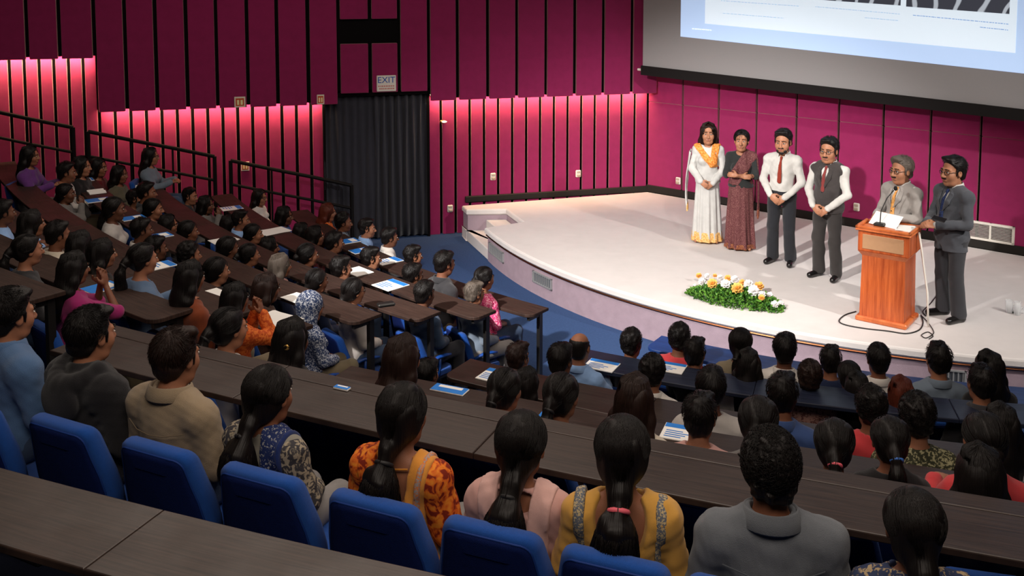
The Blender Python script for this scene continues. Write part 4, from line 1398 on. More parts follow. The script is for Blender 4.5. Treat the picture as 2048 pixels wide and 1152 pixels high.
# ---- hair, in the head's own frame (centre at 0, face toward +Y)
def hair_cut(front=0.058, ear=0.0, nape=-0.085):
    """keep hair above a line: forehead, over the ears, down to the nape"""
    def fn(X, Y, Z):
        line = np.where(Y > 0.0, ear + (front - ear) * np.clip(Y / 0.070, 0, 1.25), ear + (nape - ear) * np.clip(-Y / 0.055, 0, 1))
        return (line - Z) * 0.8
    return fn
def hair_mesh(kind, h=0.0075, seed=0):
    hp = {'short': ((-0.13, -0.16, -0.14), (0.13, 0.14, 0.17)), 'curly': ((-0.14, -0.17, -0.14), (0.14, 0.14, 0.18)), 'bald': ((-0.13, -0.16, -0.14), (0.13, 0.14, 0.17)),
          'long': ((-0.16, -0.20, -0.46), (0.16, 0.14, 0.16)), 'bob': ((-0.15, -0.19, -0.26), (0.15, 0.14, 0.16)), 'pony': ((-0.16, -0.27, -0.48), (0.16, 0.14, 0.16)),
          'lowpony': ((-0.14, -0.28, -0.52), (0.14, 0.14, 0.16)), 'bun': ((-0.13, -0.22, -0.16), (0.13, 0.14, 0.16)), 'tied': ((-0.13, -0.20, -0.32), (0.13, 0.14, 0.16))}[kind]
    fd = Field(hp[0], hp[1], h)
    if kind in ('short', 'curly', 'bald'):
        t = {'short': 0.013, 'curly': 0.019, 'bald': 0.008}[kind]
        fd.ell((0, -0.020, 0.040), (0.074 + t * 0.8, 0.094 + t, 0.080 + t * 1.25), 0)
        fd.ell((0, -0.050, -0.030), (0.066 + t * 0.4, 0.055 + t * 0.6, 0.060), 0.03)
        if kind == 'short':
            fd.ell((0.012, 0.046, 0.108), (0.054, 0.040, 0.024), 0.03)
            fd.bumps(noise_fn(seed, 0.0035, 70.0, 9)); fd.bumps(noise_fn(seed + 9, 0.0035, 32.0, 6))
        elif kind == 'curly':
            fd.bumps(noise_fn(seed, 0.006, 95.0, 9)); fd.bumps(noise_fn(seed + 5, 0.004, 45.0, 7))
        fd.cut(hair_cut(0.090, -0.006 if kind == 'short' else 0.004, -0.082), 0.012)
        for q in (-1, 1):    # sideburns
            fd.cap((q * 0.073, 0.024, 0.02), (q * 0.071, 0.026, -0.022), 0.009, 0.006, 0.01)
        if kind == 'bald':
            fd.ell((0, 0.01, 0.115), (0.085, 0.12, 0.09), 0.01, None, 'sub')
        # clear the ears and the face
        fd.ell((0, 0.112, -0.005), (0.068, 0.058, 0.090), 0.01, None, 'sub')
    else:
        t = 0.013
        fd.ell((0, -0.022, 0.036), (0.074 + t * 1.4, 0.095 + t, 0.082 + t * 0.8), 0)
        fd.ell((0, -0.050, -0.025), (0.078, 0.066, 0.066), 0.03)
        if kind in ('long', 'bob'):
            zl = -0.36 if kind == 'long' else -0.17
            for q in (-1, 1):
                fd.chain([(q * 0.060, -0.03, 0.02), (q * 0.080, -0.045, -0.08), (q * 0.082, -0.075, -0.16), (q * 0.055, -0.11, zl)], [0.035, 0.034, 0.036, 0.018], 0.03)
            fd.chain([(0, -0.09, -0.02), (0, -0.11, -0.13), (0, -0.13, (zl - 0.13) / 2), (0.01, -0.125, zl - 0.02)], [0.07, 0.066, 0.062, 0.02], 0.04, 'add', ((0, 1, 0), 0.62))
        fd.cut(hair_cut(0.092, -0.030, -0.12 if kind not in ('long', 'bob') else -0.6), 0.012)
        fd.ell((0, 0.118, -0.015), (0.068, 0.066, 0.100), 0.012, None, 'sub')
        if kind == 'lowpony':     # thick wavy tail from the nape down the back
            fd.chain([(0, -0.085, -0.05), (0, -0.125, -0.085), (0, -0.155, -0.125)], [0.055, 0.036, 0.027], 0.02)
            fd.chain([(0, -0.155, -0.125), (-0.006, -0.175, -0.18), (-0.012, -0.17, -0.27), (-0.004, -0.145, -0.34), (-0.012, -0.13, -0.41)], [0.027, 0.058, 0.072, 0.056, 0.018], 0.02)
        if kind == 'pony':
            fd.chain([(0, -0.10, 0.0), (0, -0.135, -0.01), (0, -0.160, -0.030)], [0.05, 0.034, 0.022], 0.02)
            fd.chain([(0, -0.160, -0.030), (0, -0.185, -0.09), (0.0, -0.175, -0.20), (0.005, -0.16, -0.30), (0.005, -0.155, -0.36)], [0.022, 0.036, 0.040, 0.030, 0.012], 0.02)
        if kind == 'tied':
            fd.chain([(0, -0.09, -0.05), (0, -0.125, -0.09), (0, -0.13, -0.17), (0.005, -0.12, -0.27)], [0.05, 0.030, 0.036, 0.012], 0.02)
        if kind == 'bun':
            fd.ell((0, -0.130, -0.020), (0.042, 0.036, 0.040), 0.012)
        fd.bumps(noise_fn(seed, 0.0030, 40.0, 8, (1.6, 1.6, 0.35))); 
        if kind in ('long', 'lowpony', 'pony'): fd.bumps(noise_fn(seed + 3, 0.0045, 34.0, 7, (1.3, 1.3, 0.7)))
    return fd

def tube_arrays(paths, r0, r1, n=3):
    """paths (S, K, 3) -> thin tapered strands"""
    P = np.asarray(paths, np.float32); S, K, _ = P.shape
    T = np.gradient(P, axis=1); T /= (np.linalg.norm(T, axis=2, keepdims=True) + 1e-9)
    ref = np.zeros_like(T); ref[..., 0] = 0.3; ref[..., 1] = 0.2; ref[..., 2] = 0.93
    A = np.cross(T, ref); A /= (np.linalg.norm(A, axis=2, keepdims=True) + 1e-6)
    B = np.cross(T, A)
    rr = np.linspace(r0, r1, K, dtype=np.float32)[None, :, None]
    V = np.stack([P + A * rr * math.cos(2 * PI * k / n) + B * rr * math.sin(2 * PI * k / n) for k in range(n)], 2)   # S K n 3
    idx = np.arange(S * K * n).reshape(S, K, n)
    a = idx[:, :-1, :]; b = np.roll(idx, -1, 2)[:, :-1, :]; c = np.roll(idx, -1, 2)[:, 1:, :]; d = idx[:, 1:, :]
    q = np.stack([a, b, c, d], -1).reshape(-1, 4)
    return V.reshape(-1, 3), q

def strands(kind, count, seed=0, r=0.0011):
    rg = np.random.RandomState(seed)
    K = 9
    C = np.array([0, -0.022, 0.038]); out = []
    t = np.linspace(0, 1, K)[:, None]
    if kind in ('lowpony', 'pony', 'tied', 'bun'):
        rad = np.array([0.0930, 0.1095, 0.0935])
        tie = {'lowpony': np.array([0, -0.150, -0.118]), 'pony': np.array([0, -0.158, -0.028]), 'tied': np.array([0, -0.122, -0.088]), 'bun': np.array([0, -0.13, -0.02])}[kind]
        e = (tie - C) / rad; e = e / np.linalg.norm(e)
        for i in range(count):
            th = rg.uniform(-PI * 0.98, PI * 0.98)
            # start along the hairline (front, temples, behind the ears) or the parting
            if rg.rand() < 0.45: s = np.array([rg.normal() * 0.05, rg.uniform(-0.3, 0.75), 1.0])
            else: s = np.array([math.sin(th), max(math.cos(th), -0.2) * 0.50, 0.85 - 1.08 * abs(math.sin(th))])
            s = s / np.linalg.norm(s)
            om = math.acos(np.clip(s @ e, -0.99, 0.99))
            D = (np.sin((1 - t) * om) * s + np.sin(t * om) * e) / math.sin(om)
            side = rg.normal() * 0.10
            D = D + np.sin(t * PI) * np.array([side, 0, 0]) * 0.5
            D /= np.linalg.norm(D, axis=1, keepdims=True)
            lift = 1.0 + 0.02 * rg.rand() + 0.01 * np.sin(t * PI)
            p = C + D * rad * lift
            w = np.clip((t - 0.75) / 0.25, 0, 1)
            p = p * (1 - w) + (tie + rg.normal(size=3) * 0.010) * w
            out.append(p)
        tails = {'lowpony': [(0, -0.155, -0.125), (-0.006, -0.178, -0.18), (-0.012, -0.172, -0.27), (-0.004, -0.147, -0.34), (-0.012, -0.13, -0.43)],
                 'pony': [(0, -0.160, -0.030), (0, -0.187, -0.09), (0.0, -0.177, -0.20), (0.005, -0.162, -0.30), (0.005, -0.157, -0.38)],
                 'tied': [(0, -0.122, -0.088), (0, -0.130, -0.13), (0.0, -0.130, -0.18), (0.003, -0.125, -0.24), (0.005, -0.12, -0.29)]}
        if kind in tails:
            tp = np.array(tails[kind]); tr = {'lowpony': [0.026, 0.062, 0.076, 0.060, 0.030], 'pony': [0.02, 0.038, 0.043, 0.034, 0.018], 'tied': [0.026, 0.034, 0.036, 0.028, 0.014]}[kind]
            tt = np.linspace(0, 1, K + 3)
            for i in range(int(count * 0.8)):
                a = rg.uniform(0, 2 * PI); rho = rg.uniform(0.75, 1.12)
                cx = np.stack([np.interp(tt * 4, range(5), tp[:, k]) for k in range(3)], 1)
                rr = np.interp(tt * 4, range(5), tr) * rho
                a2 = a + 0.5 * np.sin(tt * rg.uniform(5, 9) + rg.uniform(0, 6)) * 0.5
                cx[:, 0] += np.cos(a2) * rr + 0.007 * np.sin(tt * 22 + i * 0.7) * tt; cx[:, 1] += np.sin(a2) * rr
                cut = rg.uniform(0.75, 1.0)
                g = np.linspace(0, cut, K)
                out.append(np.stack([np.interp(g, tt, cx[:, k]) for k in range(3)], 1))
    elif kind in ('long', 'bob'):
        rad = np.array([0.093, 0.110, 0.094]); zl = -0.38 if kind == 'long' else -0.19
        for i in range(count):
            th = rg.uniform(0.16 * PI, 1.84 * PI)     # 0 = face
            x, y = math.sin(th), math.cos(th)
            top = np.array([rg.normal() * 0.004, 0.03 - 0.06 * rg.rand(), 0.14])
            side = C + np.array([x * 0.094, y * 0.115, -0.02])
            low = np.array([x * 0.098, -0.065 + y * 0.075, -0.14]); end = np.array([x * 0.072 + rg.normal() * 0.006, -0.11 + y * 0.045, zl + rg.normal() * 0.02])
            sh = C + np.array([x * 0.068, y * 0.085, 0.075])
            kp = np.array([top, sh, side, low, end]) * 1.0
            g = np.linspace(0, 4, K)
            p = np.stack([np.interp(g, range(5), kp[:, k]) for k in range(3)], 1)
            p[:, 0] += 0.004 * np.sin(g * 3 + i) * (g / 4); p[:, 1] += 0.003 * np.sin(g * 4 + i * 2) * (g / 4)
            out.append(p)
    else:
        tt = 0.013 if kind == 'short' else 0.018
        rad = np.array([0.074 + tt * 0.8, 0.094 + tt, 0.080 + tt * 1.2]); C = np.array([0, -0.020, 0.040])
        cutf = hair_cut(0.090, 0.0, -0.078)
        n = 0; K = 5; t = np.linspace(0, 1, K)[:, None]
        crown = np.array([0.01, -0.06, 0.14])
        while n < count:
            s = rg.normal(size=3); s /= np.linalg.norm(s)
            p0 = C + s * rad * 0.99
            if cutf(np.float32(p0[0]), np.float32(p0[1]), np.float32(p0[2])) > -0.004: continue
            fl = (p0 - crown) if p0[1] < -0.03 else np.array([0.5 * np.sign(p0[0] + 0.02) * abs(p0[0]) / 0.07, -0.8, 0.15 - 0.9 * (p0[2] < 0.05)])
            fl = fl - (fl @ s) * s; fl /= np.linalg.norm(fl) + 1e-6
            L = rg.uniform(0.018, 0.034)
            if kind == 'curly':
                ax = np.cross(s, rg.normal(size=3)); ax /= np.linalg.norm(ax)
                p = p0 + (np.sin(t * 4.2) * ax * 0.008 + s * (0.004 + 0.008 * t) + (1 - np.cos(t * 4.2)) * np.cross(s, ax) * 0.006)
            else:
                p = p0 + fl * L * t + s * (0.003 + 0.005 * np.sin(t * 2.2)) + rg.normal(size=3) * 0.003 * t
            out.append(p); n += 1
    Ks = max(len(p) for p in out)
    out = [p if len(p) == Ks else np.stack([np.interp(np.linspace(0, 1, Ks), np.linspace(0, 1, len(p)), p[:, k]) for k in range(3)], 1) for p in out]
    return tube_arrays(np.array(out), r, r * 0.35)

def hair_full(name, kind, h, seed, count, r=0.0012):
    pos, q = hair_mesh(kind, h, seed).arrays()
    if count:
        v, f = strands(kind, count, seed + 1, r)
        q = np.concatenate([q, f + len(pos)]); pos = np.concatenate([pos, v])
    return quads_mesh(name, pos, q)

# ================================================================ PEOPLE
SKIN = [plain('skin_%d' % i, c, 0.55, 0.35, 0, 0.08, 40.0, 0.1, 300.0) for i, c in enumerate((srgb(136, 88, 64), srgb(118, 74, 53), srgb(150, 100, 75), srgb(100, 62, 44)))]
M_EYE = plain('eye_white', srgb(215, 208, 200), 0.3, 0.5, 0, 0)
M_DARKBIT = plain('brow_and_iris', srgb(22, 15, 12), 0.6, 0.3, 0, 0)
M_LIP = [plain('lip', srgb(128, 66, 58), 0.5, 0.4, 0, 0)]
H_BLACK = hair_mat('black_hair', srgb(17, 12, 11))
H_BROWN = hair_mat('brown_hair', srgb(36, 21, 16))
H_GREY = hair_mat('greying_hair', srgb(92, 82, 74), 0.5)
H_RED = hair_mat('henna_hair', srgb(84, 34, 20))
def body_slots(me):
    for i, m in enumerate((None, M_EYE, M_DARKBIT, M_LIP[0])): me.materials[i] = m
    return me

C_ = {
 'black': ('black top', cloth('black', srgb(24, 22, 24))), 'charcoal': ('charcoal shirt', cloth('charcoal', srgb(48, 47, 50))),
 'white': ('white shirt', cloth('white', srgb(206, 200, 194))), 'cream': ('cream top', cloth('cream', srgb(206, 194, 176))),
 'grey': ('grey top', cloth('grey', srgb(110, 106, 104))), 'palegrey': ('grey-white top', cloth('palegrey', srgb(168, 162, 158))),
 'bluegrey': ('blue-grey shirt', cloth('bluegrey', srgb(104, 116, 130))), 'paleblue': ('pale blue shirt', cloth('paleblue', srgb(130, 162, 206))),
 'purple': ('purple top', cloth('purple', srgb(92, 48, 112))), 'brown': ('brown top', cloth('brown', srgb(66, 42, 32))),
 'olive': ('olive top', cloth('olive', srgb(88, 82, 66))), 'maroon': ('maroon top', cloth('maroon', srgb(92, 22, 30))),
 'magenta': ('magenta kurta', cloth('magenta', srgb(146, 30, 96))), 'denim': ('denim jacket', cloth('denim', srgb(92, 116, 148), 0.6, 500)),
 'rust': ('rust scarf', cloth('rust', srgb(124, 58, 30))), 'pink': ('pink top', cloth('pink', srgb(198, 150, 142))),
 'pinkfl': ('pink floral top', pattern('cloth_pinkfl', srgb(206, 56, 112), srgb(240, 170, 190), 70, 0.55)),
 'blue': ('bright blue top', cloth('blue', srgb(58, 92, 160))), 'navy': ('navy top', cloth('navy', srgb(30, 40, 70))),
 'orange': ('orange top', pattern('cloth_orange', srgb(168, 66, 22), srgb(204, 104, 42), 40, 0.5)),
 'dkdenim': ('dark denim shirt', cloth('dkdenim', srgb(40, 58, 84), 0.6, 300)), 'whitek': ('white kurta', cloth('whitek', srgb(196, 188, 182))),
 'bluefl': ('blue floral blouse', pattern('cloth_bluefl', srgb(44, 60, 96), srgb(190, 194, 204), 75, 0.54)),
 'coral': ('coral top', pattern('cloth_coral', srgb(196, 88, 84), srgb(226, 140, 120), 90, 0.55)), 'blues': ('blue shirt', cloth('blues', srgb(54, 76, 124))),
 'red': ('red shirt', cloth('red', srgb(186, 56, 60))), 'olivep': ('olive print shirt', pattern('cloth_olivep', srgb(50, 50, 34), srgb(150, 144, 110), 55, 0.55)),
 'pinkp': ('pink print top', pattern('cloth_pinkp', srgb(172, 130, 118), srgb(110, 70, 66), 50, 0.55)), 'khaki': ('khaki top', cloth('khaki', srgb(120, 108, 88))),
}
TROU = [cloth('trouser_dark', srgb(34, 34, 40)), cloth('trouser_jeans', srgb(58, 76, 104), 0.6, 400), cloth('trouser_khaki', srgb(112, 100, 78)), cloth('trouser_grey', srgb(132, 128, 126))]
M_SHOE = plain('dark_shoe', srgb(22, 18, 16), 0.35, 0.5)

R0M = rotm(0, 0.06)
HS = 1.04
_bc = {}
def gen_body(fem, arms, hs=HS):
    k = ('b', fem, arms, hs)
    if k not in _bc:
        J = sit_pose(fem, arms, 0.0, 0.045)
        _bc[k] = body_slots(body_mesh('person_body', J, R0M, hs, 0.010, fem))
    return _bc[k]
def gen_shirt(fem, arms, style):
    k = ('s', fem, arms, style)
    if k not in _bc:
        J = sit_pose(fem, arms, 0.0, 0.045)
        _bc[k] = shirt_mesh('shirt', J, 0.0115, fem, 0.97 if style != 'kurta' else 0.45, 0, 0.03 if not fem else 0.05, 'round', 0.014, style == 'collar', 0.004, 11 + len(_bc))
    return _bc[k]
def gen_trousers(fem):
    k = ('t', fem)
    if k not in _bc: _bc[k] = trousers_mesh('trousers', sit_pose(fem, 'lap'), 0.013, fem)
    return _bc[k]
def gen_shoes():
    if 'sh' not in _bc: _bc['sh'] = shoes_mesh('shoes', sit_pose(False, 'lap'), 0.012)
    return _bc['sh']
_hc = {}
def gen_hair(kind, var):
    k = (kind, var)
    if k not in _hc: _hc[k] = hair_full('hair_' + kind, kind, 0.0085, 20 + var * 7, {'short': 700, 'curly': 800, 'bald': 0, 'bun': 400}.get(kind, 500), 0.0014)
    return _hc[k]
M_TIES = {'pink': plain('pink_band', srgb(222, 96, 110), 0.6), 'blue': plain('blue_band', srgb(60, 110, 190), 0.6), 'orange': plain('orange_band', srgb(232, 150, 60), 0.6), 'black': plain('black_band', srgb(26, 24, 26), 0.6), 'gold': plain('gold_clip', srgb(190, 150, 80), 0.35, 0.5, 0.6)}
TIE_AT = {'pony': ((0, -0.160, -0.030), 0.026, (0, -0.7, -0.7)), 'lowpony': ((0, -0.155, -0.125), 0.030, (0, -0.55, -0.8)), 'tied': ((0, -0.124, -0.092), 0.034, (0, -0.3, -0.95)), 'bun': ((0, -0.110, -0.02), 0.034, (0, -1, 0)), 'long': ((0.055, -0.115, 0.0), 0.012, (0.4, -1, 0))}
_tie = {}
def tie_mesh(kind):
    if kind not in _tie:
        c, r, ax = TIE_AT[kind]
        c = Vector(c); ax = Vector(ax).normalized(); a = ax.cross(Vector((1, 0, 0))).normalized(); b = ax.cross(a)
        ring = [c + a * r * math.cos(2 * PI * i / 14) + b * r * math.sin(2 * PI * i / 14) for i in range(15)]
        _tie[kind] = MB().tube(ring, 0.009, 6, False).mesh('hair_tie', True)
    return _tie[kind]
def glasses_mesh():
    if 'g' in _tie: return _tie['g']
    mb = MB()
    for q in (-1, 1):
        ring = [(q * 0.032 + 0.021 * math.cos(2 * PI * i / 14), 0.101 - 0.012 * abs(math.cos(2 * PI * i / 14)) * (1 if q * math.cos(2 * PI * i / 14) > 0 else 0), 0.003 + 0.015 * math.sin(2 * PI * i / 14)) for i in range(15)]
        mb.tube(ring, 0.0022, 5, False)
        mb.tube([(q * 0.053, 0.089, 0.006), (q * 0.076, 0.04, 0.01), (q * 0.080, -0.005, 0.008)], 0.002, 5)
    mb.tube([(-0.011, 0.103, 0.006), (0, 0.106, 0.009), (0.011, 0.103, 0.006)], 0.002, 5)
    _tie['g'] = mb.mesh('glasses', True)
    return _tie['g']
M_GLASSES = plain('glasses_frame', srgb(30, 26, 26), 0.3, 0.6)

def head_child(name, me, mat, root, J, R, hs):
    o = obj(name, me, mat, root)
    M4 = Matrix([list(map(float, r)) for r in R]).to_4x4()
    o.matrix_local = Matrix.Translation(Vector([float(x) for x in J['head']])) @ M4 @ Matrix.Scale(hs, 4)
    return o

FOCUS = (3.7, 13.2)
def row_hit(k, u, v, off):
    z, cx, cy, r = ROWS[k][:4]
    d = ray(u, v); R = r + off
    a = d[0] ** 2 + d[1] ** 2; b = -(cx * d[0] + cy * d[1]); c = cx * cx + cy * cy - R * R
    D = b * b - a * c
    if D < 0: return None
    t = (-b - math.sqrt(D)) / a
    return np.array([0, 0, CAM_H]) + t * d
def locate(k, u, v, off=None, hmin=0.88, hmax=1.18, fz=None):
    """head centre of the person seen at pixel (u, v) who sits in row k"""
    fz = floor_of(k) if fz is None else fz
    off = (ROW_W.get(k, 0.35) + (0.24 if k[0] == 'L' else 0.25)) if off is None else off
    P = row_hit(k, u, v, off)
    h = (P[2] - fz) if P is not None else 9
    if not hmin <= h <= hmax: P = onz(u, v, fz + min(max(h, hmin), hmax))
    return P

ORD = ['', 'first', 'second', 'third', 'fourth', 'fifth', 'sixth', 'seventh', 'eighth', 'ninth', 'tenth', 'eleventh', 'twelfth', 'thirteenth', 'fourteenth', 'fifteenth', 'sixteenth', 'seventeenth']
# row, u, v, hair, hair colour, clothes, female, arms, extras
AUD = [
 ('L4', 62, 312, 'long', 'k', 'purple', 1, 'desk', ''), ('L3', 135, 345, 'short', 'k', 'white', 0, 'desk', ''), ('L3', 165, 333, 'bob', 'k', 'black', 1, 'lap', ''),
 ('L3', 133, 387, 'tied', 'k', 'grey', 1, 'clasp', ''), ('L2', 198, 335, 'long', 'k', 'maroon', 1, 'desk', ''), ('L2', 240, 349, 'bob', 'k', 'olive', 1, 'desk', ''),
 ('L2', 303, 313, 'long', 'k', 'bluegrey', 1, 'desk', 'glasses'), ('L3', 230, 418, 'tied', 'k', 'palegrey', 1, 'lap', ''), ('L2', 272, 398, 'short', 'k', 'black', 0, 'lap', ''),
 ('L2', 295, 385, 'short', 'k', 'charcoal', 0, 'lap', ''), ('L2', 308, 418, 'tied', 'k', 'brown', 1, 'lap', ''), ('L3', 285, 460, 'short', 'k', 'white', 0, 'lap', ''),
 ('L2', 338, 450, 'bob', 'k', 'black', 1, 'lap', ''), ('L2', 378, 463, 'tied', 'k', 'black', 1, 'desk', ''), ('L1', 381, 393, 'short', 'k', 'charcoal', 0, 'lap', ''),
 ('L1', 413, 410, 'long', 'k', 'grey', 1, 'clasp', ''), ('L1', 483, 440, 'short', 'k', 'paleblue', 0, 'lap', ''), ('L1', 460, 450, 'bob', 'k', 'black', 1, 'lap', ''),
 ('L1', 508, 468, 'tied', 'k', 'brown', 1, 'lap', ''), ('L5', 8, 425, 'short', 'k', 'paleblue', 0, 'desk', ''), ('L5', 66, 447, 'long', 'k', 'black', 1, 'lap', ''),
 ('L5', 118, 470, 'short', 'k', 'cream', 0, 'lap', ''), ('L6', 58, 500, 'pony', 'k', 'charcoal', 1, 'lap', 'black'), ('L5', 163, 490, 'bob', 'k', 'black', 1, 'lap', ''),
 ('L5', 207, 507, 'long', 'k', 'black', 1, 'lap', ''), ('L6', 150, 537, 'long', 'k', 'magenta', 1, 'clasp', ''), ('L5', 288, 518, 'pony', 'k', 'denim', 1, 'desk', 'black'),
 ('L3', 313, 497, 'short', 'k', 'black', 0, 'lap', ''), ('L3', 380, 510, 'curly', 'k', 'brown', 0, 'lap', ''), ('L5', 382, 555, 'long', 'k', 'rust', 1, 'lap', ''),
 ('L3', 435, 542, 'tied', 'k', 'black', 1, 'lap', ''), ('L2', 458, 497, 'tied', 'k', 'black', 1, 'lap', ''), ('L2', 500, 510, 'pony', 'k', 'grey', 1, 'lap', 'black'),
 ('L1', 540, 495, 'long', 'k', 'pink', 1, 'lap', ''), ('L0', 520, 395, 'long', 'k', 'white', 1, 'lap', 'glasses'), ('L0', 570, 432, 'long', 'k', 'blue', 1, 'lap', ''),
 ('F', 657, 425, 'bob', 'r', 'orange', 1, 'lap', ''), ('F', 688, 445, 'curly', 'k', 'bluegrey', 0, 'lap', ''), ('F', 735, 457, 'short', 'k', 'paleblue', 0, 'lap', ''),
 ('F', 780, 475, 'short', 'k', 'white', 0, 'lap', ''), ('F', 827, 512, 'short', 'k', 'charcoal', 0, 'lap', ''),
 ('L0', 890, 527, 'short', 'k', 'charcoal', 0, 'lap', ''), ('L0', 970, 557, 'pony', 'k', 'pinkfl', 1, 'lap', 'orange'),
 ('L0', 605, 465, 'long', 'k', 'black', 1, 'lap', ''), ('L0', 632, 472, 'bob', 'k', 'maroon', 1, 'lap', ''), ('L0', 670, 485, 'short', 'k', 'black', 0, 'lap', ''),
 ('L0', 743, 517, 'short', 'k', 'brown', 0, 'lap', ''), ('L0', 827, 550, 'short', 'k', 'brown', 0, 'desk', ''), ('L0', 950, 587, 'short', 'g', 'bluegrey', 0, 'lap', ''),
 ('L1', 617, 510, 'bun', 'k', 'black', 1, 'lap', ''), ('L1', 683, 537, 'short', 'k', 'black', 0, 'lap', ''), ('L1', 850, 587, 'short', 'k', 'dkdenim', 0, 'lap', ''),
 ('L2', 562, 532, 'long', 'g', 'navy', 1, 'lap', ''), ('L2', 635, 562, 'tied', 'k', 'navy', 1, 'lap', ''), ('L2', 708, 582, 'tied', 'k', 'whitek', 1, 'lap', 'glasses'),
 ('L3', 535, 577, 'long', 'b', 'brown', 1, 'lap', ''), ('L3', 622, 615, 'scarf', 'k', 'bluefl', 1, 'lap', 'glasses'), ('L5', 472, 597, 'long', 'k', 'orange', 1, 'clasp', 'glasses'),
 ('R3', 460, 657, 'pony', 'k', 'white', 1, 'lap', 'black'), ('R3', 585, 680, 'long', 'k', 'black', 1, 'lap', 'gold'),
 ('R3', 807, 717, 'bob', 'b', 'coral', 1, 'lap', ''), ('R2', 855, 748, 'short', 'k', 'black', 0, 'lap', ''), ('R3', 1012, 780, 'pony', 'k', 'pink', 1, 'lap', 'black'),
 ('R2', 1055, 768, 'bob', 'k', 'black', 1, 'lap', ''), ('R3', 1125, 792, 'pony', 'k', 'brown', 1, 'lap', 'black'), ('R3', 1270, 800, 'long', 'b', 'cream', 1, 'lap', ''),
 ('R3', 1400, 835, 'short', 'k', 'pink', 0, 'lap', ''), ('R3', 1517, 845, 'pony', 'k', 'grey', 1, 'lap', 'pink'), ('R3', 1668, 890, 'pony', 'k', 'maroon', 1, 'lap', 'pink'),
 ('R3', 1778, 882, 'pony', 'k', 'black', 1, 'lap', 'blue'), ('R3', 1966, 880, 'bun', 'k', 'red', 1, 'desk', ''), ('R3', 1957, 952, 'bob', 'k', 'charcoal', 1, 'lap', ''),
 ('R1', 1037, 715, 'short', 'b', 'brown', 0, 'lap', ''), ('R1', 1122, 720, 'short', 'k', 'grey', 0, 'lap', ''), ('R1', 1305, 745, 'curly', 'k', 'white', 0, 'lap', ''),
 ('R2', 1422, 777, 'short', 'k', 'palegrey', 0, 'lap', ''), ('R2', 1565, 790, 'short', 'k', 'blues', 0, 'lap', ''), ('R2', 1741, 815, 'curly', 'k', 'red', 0, 'lap', ''),
 ('R2', 1833, 835, 'curly', 'k', 'olivep', 0, 'lap', ''), ('R2', 2000, 855, 'long', 'k', 'white', 1, 'lap', ''),
 ('R1', 1160, 695, 'bald', 'k', 'paleblue', 0, 'desk', ''), ('R0', 1264, 687, 'curly', 'k', 'black', 0, 'lap', ''), ('R0', 1390, 707, 'short', 'k', 'charcoal', 0, 'desk', ''),
 ('R0', 1497, 730, 'long', 'k', 'white', 1, 'lap', ''), ('R0', 1620, 755, 'curly', 'b', 'pinkp', 1, 'lap', ''), ('R0', 1698, 752, 'tied', 'k', 'navy', 1, 'lap', ''),
 ('R0', 1713, 775, 'long', 'k', 'black', 1, 'lap', ''), ('R0', 1801, 787, 'long', 'r', 'brown', 1, 'lap', ''), ('R0', 1961, 767, 'short', 'k', 'charcoal', 0, 'lap', ''),
 ('R0', 1360, 677, 'curly', 'k', 'red', 0, 'lap', ''), ('R0', 1482, 687, 'tied', 'k', 'khaki', 1, 'lap', 'black'), ('R0', 1570, 700, 'short', 'k', 'white', 0, 'lap', ''),
 ('R0', 1661, 722, 'short', 'k', 'navy', 0, 'lap', ''), ('R0', 1756, 720, 'short', 'k', 'white', 0, 'lap', ''), ('R0', 1876, 720, 'short', 'k', 'bluegrey', 0, 'lap', ''),
 ('R0', 1976, 737, 'long', 'k', 'black', 1, 'lap', ''),
]
HCOL = {'k': H_BLACK, 'b': H_BROWN, 'g': H_GREY, 'r': H_RED}
def scarf_mesh():
    fd = Field((-0.15, -0.17, -0.30), (0.15, 0.15, 0.18), 0.0085)
    t = 0.022
    fd.ell((0, -0.020, 0.038), (0.074 + t, 0.095 + t, 0.082 + t), 0)
    fd.ell((0, -0.03, -0.05), (0.082, 0.09, 0.09), 0.04)
    fd.chain([(0, -0.03, -0.10), (0, -0.035, -0.17), (0, -0.04, -0.24)], [0.078, 0.075, 0.10], 0.04)
    fd.bumps(noise_fn(4, 0.003, 40, 7, (1.5, 1.5, 0.5)))
    fd.ell((0, 0.112, -0.022), (0.058, 0.060, 0.092), 0.012, None, 'sub')
    return fd.mesh('headscarf')

OFF = {(1264, 687): .80, (1390, 707): .80, (1497, 730): .82, (1620, 755): .84, (1713, 775): .84, (1801, 787): .84, (1961, 767): .80, (1698, 752): .74, (1305, 745): .82, (1037, 715): .80, (1122, 720): .80}
order = {}
placed = []
for i, (k, u, v, hair, hc, cl, fem, arms, ex) in enumerate(AUD):
    kk = 'L0' if k == 'F' else k
    if k == 'F': P = locate('L0', u, v, -0.32, 0.98, 1.2, 0.0)
    elif (u, v) == (303, 313): P = at_depth(u, v, 13.8)
    elif (u, v) == (1957, 952): P = locate(k, u, v, 1.02)
    elif (u, v) == (62, 312): P = at_depth(u, v, 12.2)
    else: P = locate(k, u, v, OFF.get((u, v)))
    placed.append(P)
    a = ang_of(kk, P)
    order.setdefault(k, []).append((a if k[0] == 'R' else -a, i))
